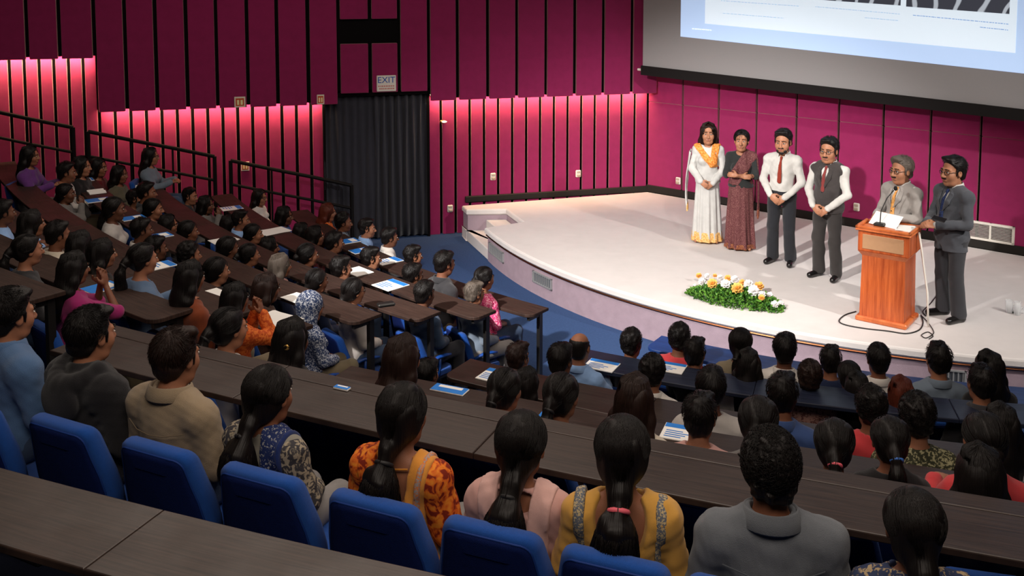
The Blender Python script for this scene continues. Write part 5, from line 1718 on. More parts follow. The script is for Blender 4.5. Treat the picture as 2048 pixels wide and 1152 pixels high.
# neighbours that would sit in one another's lap move a little along their own line of sight
shift = [0.0] * len(AUD)
for it in range(12):
    for i in range(len(AUD)):
        for j in range(i):
            d = placed[i][:2] - placed[j][:2]; L = float(np.linalg.norm(d))
            if L < 0.34:
                far, near = (i, j) if AUD[i][2] < AUD[j][2] else (j, i)
                for q, st in ((far, 0.02), (near, -0.012)):
                    if -0.10 < shift[q] + st < 0.20:
                        dr = ray(AUD[q][1], AUD[q][2]); dr = dr / np.linalg.norm(dr[:2])
                        placed[q] = placed[q] + dr * st; shift[q] += st
rank = {}
for k, L in order.items():
    for j, (a, i) in enumerate(sorted(L)): rank[i] = j + 1
rng = random.Random(8)
for i, (k, u, v, hair, hc, cl, fem, arms, ex) in enumerate(AUD):
    P = placed[i]
    fz = 0.0 if k == 'F' else floor_of(k)
    hh = P[2] - fz
    sc = min(max(hh / 1.13, 0.86), 1.10)
    rz = math.atan2(-(FOCUS[0] - P[0]), FOCUS[1] - P[1]) + rng.uniform(-0.12, 0.12)
    bx = P[0] + math.sin(rz) * 0.035 * sc; by = P[1] - math.cos(rz) * 0.035 * sc
    if (u, v) in ((303, 313), (62, 312)): sc = 0.98
    zb = P[2] - 1.13 * sc
    root = empty('person', (bx, by, zb), rz, sc)
    cname, cm = C_[cl]
    if k == 'F': where = '%s from the right, ahead of the first left desk' % ORD[rank[i]]
    else: where = '%s from the aisle, %s %s row' % (ORD[rank[i]], ROW_WORD[k], 'left' if k[0] == 'L' else 'right')
    act = {'lap': '', 'desk': ' at the desk', 'clasp': ' with clasped hands'}[arms]
    lab = 'seated person in %s%s, %s' % (cname, act, where)
    if hair == 'scarf': lab = 'person in blue headscarf and blue floral blouse, hands in lap'
    tag(root, lab, 'person', 'seated audience')
    hs = 0.94 if k in ('L5', 'L6') else ((1.12 if sc < 0.92 else 1.0) if k[0] in 'LF' else HS)
    obj('person_body', gen_body(fem, arms, hs), SKIN[i % 4], root)
    style = 'collar' if cl in ('white', 'paleblue', 'bluegrey', 'charcoal', 'blues', 'denim', 'dkdenim', 'cream') and not fem else ('kurta' if cl in ('magenta', 'pinkfl') else 'round')
    sh = obj('shirt', gen_shirt(fem, arms, style), cm, root)
    if style == 'collar':
        if 'col' not in _bc: _bc['col'] = collar_mesh(sit_pose(False, 'lap', 0.0, 0.045))
        obj('collar', _bc['col'], cm, sh)
    obj('trousers', gen_trousers(fem), TROU[(2 if hair == 'scarf' else (i * 7 + 3) % 4)], root)
    obj('shoes', gen_shoes(), M_SHOE, root)
    J = {'head': HC_SIT}
    if hair == 'scarf':
        head_child('headscarf', scarf_mesh(), C_['bluefl'][1], root, J, R0M, hs)
    else:
        h = head_child('hair', gen_hair(hair, (i % 2) if hair in ('short', 'long', 'curly') else 0), HCOL[hc], root, J, R0M, hs)
        if hair in TIE_AT and ex in M_TIES: obj('hair_tie', tie_mesh(hair), M_TIES[ex], h)
    if ex == 'glasses': head_child('glasses', glasses_mesh(), M_GLASSES, root, J, R0M, hs)
    # the chair this person sits on
    ch_lab = 'blue chair under the person %s' % where
    make_chair((bx, by, max(zb, fz) if zb > fz else fz), rz, ch_lab, 'blue lecture chairs', min(sc, 1.0) * (0.96 if k == 'R3' else 0.86), k in ('L0', 'L1', 'L2', 'L3'))
print('audience', len(AUD), flush=True)

# ---------------------------------------------------------------- the nearest row, seen from behind
def shell_band(name, J, h, region, inf=0.030, female=True, wr=0.003, seed=7, arms=0.0):
    """a strip of cloth lying over the shoulder: torso shape pushed outward, kept only inside a band"""
    zt = float(J['neck'][2])
    fd = Field((-0.33, -0.26, float(J['hip'][0][2]) - 0.12), (0.33, 0.32, zt + 0.12), h)
    torso_prims(fd, J, inf, female)
    if arms: arm_prims(fd, J, inf, arms, thin=0.92)
    fd.bumps(noise_fn(seed, wr, 45.0, 7, (1.6, 1.6, 0.4)))
    nb = J['neck']
    fd.cap(nb + np.array([0, 0.0, 0.0]), nb + np.array([0, 0.03, 0.16]), 0.058, 0.09, 0.008, 'sub')
    fd.cut(region, 0.008)
    return fd.mesh(name)

def near_person(u, v, label, fem, hair, hcol, build, hs=1.12, yaw=0.0, tie=None, off=0.95, skin=1, trou=0):
    P = row_hit('N', u, v, off)
    fz = floor_of('N')
    sc = min(max((P[2] - fz) / 1.13, 0.93), 1.08)
    rz = math.atan2(-(FOCUS[0] - P[0]), FOCUS[1] - P[1]) + yaw
    bx = P[0] + math.sin(rz) * 0.035 * sc; by = P[1] - math.cos(rz) * 0.035 * sc
    root = empty('person', (bx, by, P[2] - 1.13 * sc), rz, sc)
    tag(root, label, 'person', 'people in the nearest row')
    J = sit_pose(fem, 'lap', 0.0, 0.022)
    R = rotm(0, 0.05)
    obj('person_body', body_slots(body_mesh('person_body', J, R, hs, 0.008, fem)), SKIN[skin], root)
    build(root, J)
    obj('trousers', gen_trousers(fem), TROU[trou], root)
    obj('shoes', gen_shoes(), M_SHOE, root)
    hm = head_child('hair', hair_full('hair_near', hair, 0.006, (u * 7 + v) % 97, {'short': 2600, 'curly': 2600}.get(hair, 2600), 0.0012), hcol, root, J, R, hs)
    if tie: obj('hair_tie', tie_mesh(hair), M_TIES[tie], hm)
    return root, J
H_ = 0.0085
def b_denim(r, J):
    m = cloth('near_denim', srgb(78, 108, 148), 0.6, 420)
    s = obj('jacket', shirt_mesh('jacket', J, H_, False, 0.97, 0, 0.02, 'round', 0.024, True, 0.0035, 21), m, r)
    obj('collar', collar_mesh(J, 0.086, 0.088), m, s)
    # yoke and shoulder seams
    seam = plain('denim_stitching', srgb(150, 166, 190), 0.8)
    z = 0.87
    mb = MB().tube([(-0.15, -0.115, z), (-0.08, -0.138, z - 0.005), (0, -0.143, z - 0.01), (0.08, -0.138, z - 0.005), (0.15, -0.115, z)], 0.003, 5)
    mb.build('stitching', seam, s)
def b_hoodie(r, J):
    obj('hoodie', shirt_mesh('hoodie', J, H_, False, 0.97, 0.02, 0.04, 'round', 0.030, False, 0.004, 22, True), cloth('near_black', srgb(27, 26, 29), 0.5, 350), r)
def b_khaki(r, J):
    m = cloth('near_khaki', srgb(146, 128, 104), 0.5, 480)
    s = obj('shirt', shirt_mesh('shirt', J, H_, False, 0.97, 0.01, 0.04, 'round', 0.022, True, 0.0035, 23), m, r)
    obj('collar', collar_mesh(J, 0.084, 0.086), m, s)
    seam = plain('khaki_seam', srgb(104, 90, 72), 0.9)
    MB().tube([(-0.165, -0.10, 0.865), (-0.08, -0.134, 0.850), (0, -0.140, 0.843), (0.08, -0.134, 0.850), (0.165, -0.10, 0.865)], 0.0028, 5).build('seam', seam, s)
def b_greyprint(r, J):
    obj('kurta', shirt_mesh('kurta', J, H_, True, -2, 0, 0.06, 'wide', 0.013, False, 0.004, 24), cloth('near_lightgrey', srgb(128, 124, 114)), r)
    m = pattern('near_floral_sleeve', srgb(54, 52, 56), srgb(150, 138, 118), 42, 0.52)
    fd = Field((-0.36, -0.2, 0.5), (0.36, 0.46, 1.06), H_)
    arm_prims(fd, J, 0.026, 0.97, thin=0.95)
    for q in (0, 1): fd.cap(J['sho'][q], J['sho'][q] * 0.62 + J['neck'] * 0.38, 0.072, 0.058, 0.03)
    fd.bumps(noise_fn(5, 0.004, 30, 7))
    obj('sleeves', fd.mesh('sleeves'), m, r)
    d = shell_band('dupatta', J, H_, lambda X, Y, Z: np.maximum(np.abs(X - 0.092 + 0.10 * (Z - 0.95)) - 0.045, 0.56 - Z), 0.026)
    obj('dupatta', d, pattern('near_navy_print', srgb(24, 38, 82), srgb(150, 150, 150), 85, 0.60), r)
    d2 = shell_band('dupatta_edge', J, H_, lambda X, Y, Z: np.maximum(np.abs(X - 0.143 + 0.10 * (Z - 0.95)) - 0.010, 0.56 - Z), 0.030)
    obj('dupatta_border', d2, cloth('near_navy', srgb(22, 40, 92)), r)
def b_orange(r, J):
    obj('blouse', shirt_mesh('blouse', J, H_, True, -2, 0, 0.05, 'wide', 0.013, False, 0.003, 25, back=0.16), cloth('near_marigold', srgb(196, 124, 40)), r)
    m = pattern('near_orange_print', srgb(120, 34, 16), srgb(204, 92, 26), 30, 0.46, 0.8, 'noise', srgb(222, 130, 40))
    fd = Field((-0.36, -0.2, 0.5), (0.36, 0.46, 1.06), H_)
    arm_prims(fd, J, 0.027, 0.95, thin=0.95)
    for q in (0, 1): fd.cap(J['sho'][q], J['sho'][q] * 0.72 + J['neck'] * 0.28, 0.073, 0.062, 0.03)
    fd.bumps(noise_fn(6, 0.004, 30, 7))
    obj('sleeves', fd.mesh('sleeves'), m, r)
    for q, nm in ((1, 'right'), (-1, 'left')):
        d = shell_band('dupatta', J, H_, lambda X, Y, Z, q=q: np.maximum(np.abs(X - q * (0.118 - 0.12 * (0.95 - Z))) - 0.040, 0.56 - Z), 0.024, seed=8 + q)
        obj('dupatta', d, m if q < 0 else cloth('near_marigold_light', srgb(214, 142, 58)), r)
    d = shell_band('trim', J, H_, lambda X, Y, Z: np.maximum(np.abs(X - (0.128 - 0.12 * (0.95 - Z))) - 0.013, 0.56 - Z), 0.030)
    obj('embroidered_trim', d, pattern('near_silver_trim', srgb(150, 150, 150), srgb(206, 120, 60), 160, 0.5), r)
    MB().tube([(-0.072, -0.075, 0.962), (0, -0.088, 0.955), (0.072, -0.075, 0.962)], 0.004, 6).build('neck_cord', cloth('near_marigold', srgb(196, 124, 40)), r)
def b_pink(r, J):
    m = cloth('near_pink', srgb(190, 146, 138))
    obj('kurta', shirt_mesh('kurta', J, H_, True, 0.97, 0, 0.06, 'wide', 0.018, False, 0.004, 26, back=0.05), m, r)
    for q in (-1, 1):
        d = shell_band('dupatta', J, H_, lambda X, Y, Z, q=q: np.maximum(np.abs(X - q * (0.11 - 0.10 * (0.95 - Z))) - 0.043, 0.56 - Z), 0.028, wr=0.004, seed=18 + q)
        obj('dupatta', d, cloth('near_pale_pink', srgb(206, 164, 156)), r)
def b_yellow(r, J):
    m = cloth('near_yellow', srgb(196, 146, 66))
    obj('kurta', shirt_mesh('kurta', J, H_, True, 0.9, 0, 0.06, 'wide', 0.018, False, 0.005, 27, back=0.19), m, r)
    tr = pattern('near_grey_embroidery', srgb(92, 96, 104), srgb(180, 160, 120), 120, 0.55)
    for q in (-1, 1):
        d = shell_band('trim', J, H_, lambda X, Y, Z, q=q: np.maximum(np.abs(X - q * (0.150 - 0.18 * (0.95 - Z) * (0.95 - Z))) - 0.021, 0.56 - Z), 0.026, seed=28 + q)
        obj('embroidered_trim', d, tr, r)
def b_greyshirt(r, J):
    m = cloth('near_greyshirt', srgb(98, 102, 108), 0.5, 520)
    s = obj('shirt', shirt_mesh('shirt', J, H_, False, 0.97, 0.015, 0.05, 'round', 0.022, True, 0.0035, 29), m, r)
    obj('collar', collar_mesh(J, 0.084, 0.086), m, s)
    MB().tube([(-0.165, -0.10, 0.865), (-0.08, -0.136, 0.852), (0, -0.142, 0.846), (0.08, -0.136, 0.852), (0.165, -0.10, 0.865)], 0.0026, 5).build('seam', plain('grey_seam', srgb(70, 74, 80), 0.9), s)
def b_darkprint(r, J):
    obj('kurta', shirt_mesh('kurta', J, H_, True, 0.97, 0, 0.06, 'wide', 0.018, False, 0.006, 31), pattern('near_dark_print', srgb(36, 46, 74), srgb(150, 130, 100), 46, 0.56), r)
near_person(25, 630, 'seated person in blue denim jacket at the left edge, nearest row', False, 'short', H_BLACK, b_denim, 1.02, 0.0, None, 0.95, 2, 1)
near_person(185, 670, 'seated person in black hoodie, nearest row', False, 'short', H_BLACK, b_hoodie, 1.02, 0.0, None, 0.95, 2, 0)
near_person(355, 715, 'seated person in khaki collared shirt, nearest row', False, 'short', H_BROWN, b_khaki, 1.02, 0.05, None, 0.95, 2, 1)
near_person(540, 790, 'seated person in grey kurta with navy printed dupatta, nearest row', True, 'lowpony', H_BLACK, b_greyprint, 1.10, 0.0, 'black', 0.95, 0, 3)
near_person(808, 830, 'seated person in orange printed sleeves and marigold blouse, nearest row', True, 'lowpony', H_BLACK, b_orange, 1.08, 0.05, 'black', 0.95, 0, 3)
near_person(1045, 890, 'seated person in pale pink kurta and dupatta, nearest row', True, 'lowpony', H_BLACK, b_pink, 1.10, 0.05, 'black', 0.95, 0, 3)
near_person(1245, 905, 'seated person in yellow kurta with grey embroidered bands, nearest row', True, 'lowpony', H_BLACK, b_yellow, 1.10, 0.15, 'pink', 0.95, 0, 3)
near_person(1540, 940, 'seated person in grey collared shirt, nearest row', False, 'curly', H_BLACK, b_greyshirt, 1.04, 0.15, None, 0.95, 1, 0)
near_person(1825, 1055, 'seated person in dark printed kurta at the bottom right, nearest row', True, 'lowpony', H_BLACK, b_darkprint, 1.12, 0.12, 'black', 0.95, 3, 1)

# their chairs, one behind each
for j, (u, v, who) in enumerate(((-60, 805, 'denim jacket'), (130, 845, 'black hoodie'), (320, 893, 'khaki shirt'), (525, 945, 'grey kurta'), (750, 1000, 'orange sleeves'), (985, 1055, 'pink kurta'), (1230, 1115, 'yellow kurta'), (1490, 1175, 'grey collared shirt'), (1770, 1235, 'dark printed kurta'))):
    Pt = onz(u, v, 2.30)
    cx, cy = ROWS['N'][1:3]
    d = unit((cx - Pt[0], cy - Pt[1]))
    rz = math.atan2(-d[0], d[1])
    make_chair((Pt[0] + d[0] * 0.225, Pt[1] + d[1] * 0.225, floor_of('N')), rz, 'blue chair behind the person in %s, nearest row' % who, 'nearest blue chairs', 1.0, False)
    # steel hinge with bolts between this chair and the next
# a pale jacket left on an empty chair, and empty chairs seen under the wide desk
def empty_chairs():
    z, cx, cy, r = ROWS['R3'][:4]
    for j, u in enumerate((655, 735, 925)):
        P = row_hit('R3', u, 760 + j * 14, 0.44 + 0.27)
        d = unit((cx - P[0], cy - P[1])); rz = math.atan2(-d[0], d[1])
        make_chair((P[0], P[1], floor_of('R3')), rz, 'empty blue chair under the wide desk, %s from the aisle' % ORD[j + 1], 'empty blue chairs', 0.96, False)
        if j == 0:
            fd = Field((-0.25, -0.2, 0.38), (0.25, 0.35, 0.62), 0.012)
            fd.ell((0, 0.08, 0.47), (0.19, 0.19, 0.05), 0.03); fd.ell((0.07, 0.02, 0.50), (0.12, 0.12, 0.05), 0.03)
            fd.bumps(noise_fn(9, 0.012, 28, 8))
            fd.cut(lambda X, Y, Z: 0.432 - Z)
            o = obj('folded_jacket', fd.mesh('folded_jacket'), cloth('jacket_pale', srgb(160, 152, 146)), None, (P[0], P[1], floor_of('R3')), (0, 0, rz))
            tag(o, 'pale grey jacket lying on an empty blue chair', 'jacket')
empty_chairs()

# ---------------------------------------------------------------- the six people on the stage
HF = 0.0075
SKIN_S = [plain('stage_skin_%d' % i, c, 0.5, 0.35, 0, 0.06, 40.0) for i, c in enumerate((srgb(164, 112, 84), srgb(150, 100, 74)))]
def stage_person(u, v, target, label, height, fem, arms, hair, hcol, yaw, pitch, dress, fat=0.0, skin=2, glasses=False, face=None, hs=1.24, sh=None, curl=0.6):
    P = onz(u, v, STZ)
    sc = height / 1.735
    rz = math.atan2(-(target[0] - P[0]), target[1] - P[1])
    root = empty('person', (P[0], P[1], STZ), rz, sc)
    tag(root, label, 'person', 'people standing on the stage')
    J = stand_pose(fem, arms, sh)
    R = rotm(yaw, pitch)
    obj('person_body', body_slots(body_mesh('person_body', J, R, hs, HF, fem, fat, True, True, curl, face=face)), SKIN_S[skin % 2], root)
    hm = head_child('hair', hair_full('hair_stage', hair, 0.0065, (u * 3 + v) % 91, 700, 0.0012), hcol, root, J, R, hs)
    if glasses: head_child('glasses', glasses_mesh(), M_GLASSES, root, J, R, hs)
    dress(root, J, fat)
    return root
def cone_skirt(name, ztop, zbot, r0, r1, folds, amp, h=0.009, seed=1, cy=0.0, thick=0.0):
    fd = Field((-0.40, -0.34, zbot - 0.03), (0.40, 0.36, ztop + 0.03), h)
    X, Y, Z = fd.grid()
    t = np.clip((ztop - Z) / (ztop - zbot), 0, 1)
    rx = r0[0] + (r1[0] - r0[0]) * t ** 0.85; ry = r0[1] + (r1[1] - r0[1]) * t ** 0.85
    Yc = Y - cy * t
    th = np.arctan2(X, Yc)
    rho = np.sqrt((X / rx) ** 2 + (Yc / ry) ** 2)
    wob = amp * t * (np.cos(folds * th + 2.0 * np.sin(1.3 * th + seed)) + 0.5 * np.cos((folds * 1.7) * th + seed + 3 * t))
    d = (rho - 1) * np.minimum(rx, ry) - wob - thick
    fd.V = np.maximum(np.maximum(d, Z - ztop), zbot - Z).astype(np.float32)
    return fd.mesh(name)
M_SHOE_S = plain('polished_black_shoe', srgb(20, 18, 18), 0.25, 0.5)
def tie_piece(root, J, mat, zlow, width=0.030, y0=0.0, fat=0.0):
    fd = Field((-0.07, 0.02, zlow - 0.05), (0.07, 0.26, 1.45), 0.006)
    k = J['neck']
    y = 0.118 + y0 + fat * 0.5
    fd.cap((0, 0.070, 1.392), (0, 0.082, 1.372), 0.018, 0.015, 0.006)
    fd.chain([(0, 0.082, 1.372), (0, y - 0.006, 1.30), (0, y + 0.008, 1.20), (0, y + 0.012 + fat * 0.4, zlow)], [0.013, 0.020, 0.026, width], 0.006, 'add', ((0, 1, 0), 0.30))
    return obj('necktie', fd.mesh('necktie'), mat, root)
def suit(root, J, mat, fat, inf=0.024, zlow=0.76, sleeves=True, vdepth=1.17, name='jacket'):
    fd = Field((-0.37, -0.26, zlow - 0.04), (0.37, 0.46, 1.50), HF)
    torso_prims(fd, J, inf, False, fat)
    # skirt of the jacket
    fd.cap((0, 0.004, 0.95), (0, 0.004, zlow), 0.165 + fat * 0.5, 0.178 + fat * 0.4, 0.05, 'add', ((0, 1, 0), 0.78))
    if sleeves: arm_prims(fd, J, inf - 0.006, 0.97, thin=0.88)
    else:
        for q in (0, 1): fd.cap(J['sho'][q] + np.array([(q * 2 - 1) * 0.045, 0, 0.09]), J['sho'][q] + np.array([(q * 2 - 1) * 0.05, 0, -0.13]), 0.082, 0.075, 0.01, 'sub')
    fd.bumps(noise_fn(41, 0.004, 24, 8)); fd.bumps(noise_fn(42, 0.002, 55, 6))
    nb = J['neck']
    fd.cap(nb + np.array([0, -0.004, 0.022]), nb + np.array([0, 0.02, 0.16]), 0.066, 0.09, 0.006, 'sub')
    # the V of the front and the cut-away below the button
    yf = 0.16 + fat
    for i in range(7):
        t = i / 6; fd.cap((0, yf - 0.05, 1.40 - (1.40 - vdepth) * t), (0, yf + 0.06, 1.40 - (1.40 - vdepth) * t), 0.062 * (1 - t) + 0.004, None, 0.004, 'sub')
    fd.cap((0, 0.10, zlow - 0.02), (0, yf + 0.03, zlow + 0.10), 0.035, 0.008, 0.01, 'sub')
    fd.cut(lambda X, Y, Z: zlow - Z)
    o = obj(name, fd.mesh(name), mat, root)
    lp = Field((-0.13, 0.0, vdepth - 0.03), (0.13, 0.24, 1.45), 0.006)
    y = 0.126 + inf * 0.6 + fat * 0.45
    for q in (-1, 1):
        lp.chain([(q * 0.062, 0.045, 1.425), (q * 0.074, 0.098, 1.36), (q * 0.066, y - 0.008, 1.28), (q * 0.012, y + 0.004, vdepth + 0.01)], [0.012, 0.026, 0.030, 0.008], 0.006, 'add', ((q * 0.35, 1, 0), 0.28))
    obj('lapels', lp.mesh('lapels'), mat, o)
    bt = MB()
    bt.ball((0.004, y + 0.012, vdepth - 0.03), (0.008, 0.004, 0.008)).build('button', plain('dark_button', srgb(30, 28, 28), 0.4), o, smooth=True)
    return o
def men_base(root, J, fat, shirt_m, trou_m, sleeve=0.97, seed=1):
    obj('shirt', shirt_mesh('shirt', J, HF, False, sleeve, fat, 0.0, 'round', 0.012, True, 0.005, 60 + seed, lo=(-0.37, -0.24, 0.72), hi=(0.37, 0.48, 1.52), thin=0.82), shirt_m, root)
    obj('collar', collar_mesh(J), shirt_m, root.children[-1] if False else [c for c in root.children if c.name.startswith('shirt')][0])
    obj('trousers', trousers_mesh('trousers', J, HF, False, fat, 0.016, 70 + seed, 0.022, 0.09), trou_m, root)
    obj('shoes', shoes_mesh('shoes', J, HF), M_SHOE_S, root)
M_WSHIRT = cloth('white_dress_shirt', srgb(196, 193, 188))
def belt(root, J, fat):
    z = 0.965
    pts = [((0.150 + fat * 0.5) * math.cos(a), 0.006 + (0.112 + fat) * math.sin(a), z) for a in [2 * PI * i / 28 for i in range(29)]]
    MB().tube(pts, 0.016, 6, False, 0.5).build('belt', plain('black_belt', srgb(18, 16, 16), 0.35, 0.5), root)
def d_shirt_tie(root, J, fat):
    men_base(root, J, fat, M_WSHIRT, cloth('stage_trousers_black', srgb(36, 37, 42)), seed=1)
    tie_piece(root, J, cloth('tie_rust', srgb(134, 48, 34)), 1.10, 0.028, 0.006, fat); belt(root, J, fat)
def d_vest(root, J, fat):
    men_base(root, J, fat, M_WSHIRT, cloth('stage_trousers_charcoal', srgb(50, 46, 45)), seed=2)
    m = cloth('stage_vest', srgb(58, 53, 52))
    suit(root, J, m, fat, 0.028, 0.84, False, 1.13, 'waistcoat')
    tie_piece(root, J, cloth('tie_maroon', srgb(120, 50, 48)), 1.12, 0.026, 0.010, fat)
def d_greysuit(root, J, fat):
    m = cloth('suit_pale_grey', srgb(150, 144, 139))
    men_base(root, J, fat, M_WSHIRT, m, -1, seed=3); suit(root, J, m, fat)
    tie_piece(root, J, pattern('tie_orange', srgb(206, 134, 60), srgb(224, 170, 104), 110, 0.5), 1.08, 0.030, 0.008, fat)
    MB().tube([(0.085, 0.275, 1.072), (0.115, 0.262, 1.092), (0.13, 0.29, 1.115)], 0.02, 8).build('wristwatch', plain('watch_dark', srgb(24, 22, 22), 0.3), root)
def d_darksuit(root, J, fat):
    m = cloth('suit_dark_grey', srgb(74, 76, 82))
    men_base(root, J, fat, M_WSHIRT, cloth('suit_trousers_dark', srgb(54, 54, 58)), -1, seed=4); suit(root, J, m, fat)
    tie_piece(root, J, pattern('tie_navy', srgb(28, 40, 78), srgb(70, 84, 120), 120, 0.6), 1.08, 0.030, 0.008, fat)
def d_white_dress(root, J, fat):
    m = cloth('white_dress', srgb(194, 193, 190), 0.3, 500)
    obj('dress_bodice', shirt_mesh('bodice', J, HF, True, 0.95, 0, 0.0, 'round', 0.015, False, 0.004, 81), m, root)
    obj('dress_skirt', cone_skirt('skirt', 1.08, 0.04, (0.150, 0.120), (0.215, 0.185), 11, 0.012, seed=2), m, root)
    obj('hem_border', cone_skirt('hem', 0.17, 0.03, (0.208, 0.178), (0.218, 0.188), 11, 0.012, seed=2, thick=0.004), pattern('hem_gold', srgb(206, 150, 80), srgb(228, 190, 130), 60, 0.5), root)
    dm = pattern('dupatta_orange', srgb(214, 120, 44), srgb(236, 160, 84), 50, 0.5)
    def reg(X, Y, Z):
        # from the right shoulder down across the chest, and gathered over the left shoulder
        a = np.abs(X + 0.105 - 0.10 * (1.36 - Z)) - 0.052
        b = np.abs(X - 0.125 + 0.86 * (1.385 - Z)) - 0.058
        return np.maximum(np.where(Y > 0.0, np.minimum(a, b), np.abs(np.abs(X) - 0.12) - 0.06), np.where(Y > 0, 1.12, 1.28) - Z)
    obj('dupatta', shell_band('dupatta', J, 0.007, reg, 0.030, True, 0.005, 33), dm, root)
    # the loose pale end hanging from the right arm, with a fringed gold edge
    v, f = [], []
    n, mm = 10, 26
    for j in range(mm + 1):
        t = j / mm
        for i in range(n + 1):
            s = i / n
            x = 0.237 + 0.02 * t + 0.035 * math.sin(t * 2.4) - 0.012 * math.sin(9 * s + 5 * t)
            y = -0.11 + 0.17 * s + 0.018 * math.sin(14 * s + 2 * t)
            z = 1.34 - 0.80 * t - 0.04 * s
            v.append((x + 0.012, y, z))
    for j in range(mm):
        for i in range(n):
            k = j * (n + 1) + i; f.append((k, k + 1, k + n + 2, k + n + 1))
    o = obj('dupatta_end', make_mesh('dupatta_end', v, f, True), m, root)
    o.modifiers.new('thickness', 'SOLIDIFY').thickness = 0.008
    fr = MB()
    for i in range(9):
        y = -0.11 + 0.17 * i / 8
        fr.tube([(0.285, y, 0.55), (0.282, y + 0.004, 0.45)], [0.008, 0.011], 5)
    fr.build('fringe', pattern('hem_gold', srgb(206, 150, 80), srgb(228, 190, 130), 60, 0.5), o)
def d_sari(root, J, fat):
    sm = pattern('sari_maroon', srgb(84, 40, 44), srgb(134, 92, 88), 150, 0.56)
    obj('blouse', shirt_mesh('blouse', J, HF, True, 0.35, 0.01, -0.16, 'wide', 0.013, False, 0.003, 91), cloth('blouse_dark', srgb(40, 42, 42)), root)
    obj('sari_skirt', cone_skirt('sari_skirt', 1.07, 0.035, (0.158, 0.128), (0.215, 0.185), 9, 0.016, seed=5), sm, root)
    obj('sari_hem', cone_skirt('sari_hem', 0.10, 0.03, (0.210, 0.180), (0.217, 0.187), 9, 0.016, seed=5, thick=0.004), pattern('sari_gold', srgb(150, 96, 60), srgb(96, 44, 44), 90, 0.5), root)
    def pal(X, Y, Z):
        # from the right hip across the chest to the left shoulder; straight down at the back
        front = np.abs(-X - (0.02 - 0.62 * (1.22 - Z))) - 0.115
        back = np.abs(X + 0.10) - 0.085
        return np.maximum(np.where(Y > 0.0, front, back), 0.96 - Z)
    obj('pallu', shell_band('pallu', J, 0.0075, pal, 0.030, True, 0.005, 34), sm, root)
    v, f = [], []
    n, mm = 9, 26
    for j in range(mm + 1):
        t = j / mm
        for i in range(n + 1):
            s = i / n
            v.append((-0.215 - 0.030 * math.sin(t * 2.2) + 0.010 * math.sin(10 * s + 4 * t), -0.14 + 0.20 * s + 0.014 * math.sin(12 * s), 1.37 - 0.86 * t - 0.05 * (1 - s)))
    for j in range(mm):
        for i in range(n):
            k = j * (n + 1) + i; f.append((k, k + n + 1, k + n + 2, k + 1))
    o = obj('pallu_end', make_mesh('pallu_end', v, f, True), sm, root)
    o.modifiers.new('thickness', 'SOLIDIFY').thickness = 0.008
    MB().box((-0.262, -0.15, 0.47), (-0.240, 0.06, 0.60), None, 0.006).build('pallu_border', pattern('sari_gold', srgb(150, 96, 60), srgb(96, 44, 44), 90, 0.5), o)
CAMXY = (0.4, 3.0)
stage_person(1413, 483, (0.8, 6.0), 'standing person in long white dress with orange dupatta', 1.66, True, 'front', 'long', H_BROWN, 0.05, -0.02, d_white_dress, 0, 2)
stage_person(1479, 497, (0.8, 6.0), 'standing person in maroon sari with folded arms', 1.62, True, 'crossed', 'tied', H_BLACK, 0.0, -0.02, d_sari, 0.012, 2)
stage_person(1561, 527, (-0.6, 6.0), 'standing person in white shirt, rust tie and dark trousers', 1.74, False, 'front', 'short', H_BLACK, 0.05, 0.10, d_shirt_tie, 0.012, 0, False, dict(beard=True), 1.24)
stage_person(1652, 556, (-1.5, 6.5), 'standing person in white shirt and dark waistcoat', 1.74, False, 'front', 'short', H_BLACK, 0.1, 0.07, d_vest, 0.022, 2, True, dict(tache=True), 1.25)
stage_person(1795, 612, (-1.5, 7.5), 'person in pale grey suit speaking behind the wooden podium', 1.70, False, 'paper', 'short', H_GREY, -0.05, 0.02, d_greysuit, 0.02, 2, True, dict(tache=True), 1.27)
stage_person(1897, 637, (-2.5, 8.2), 'person in dark grey suit standing right of the podium', 1.78, False, 'phone', 'short', H_BLACK, 0.05, 0.02, d_darksuit, 0.02, 2, True, dict(tache=True), 1.26)

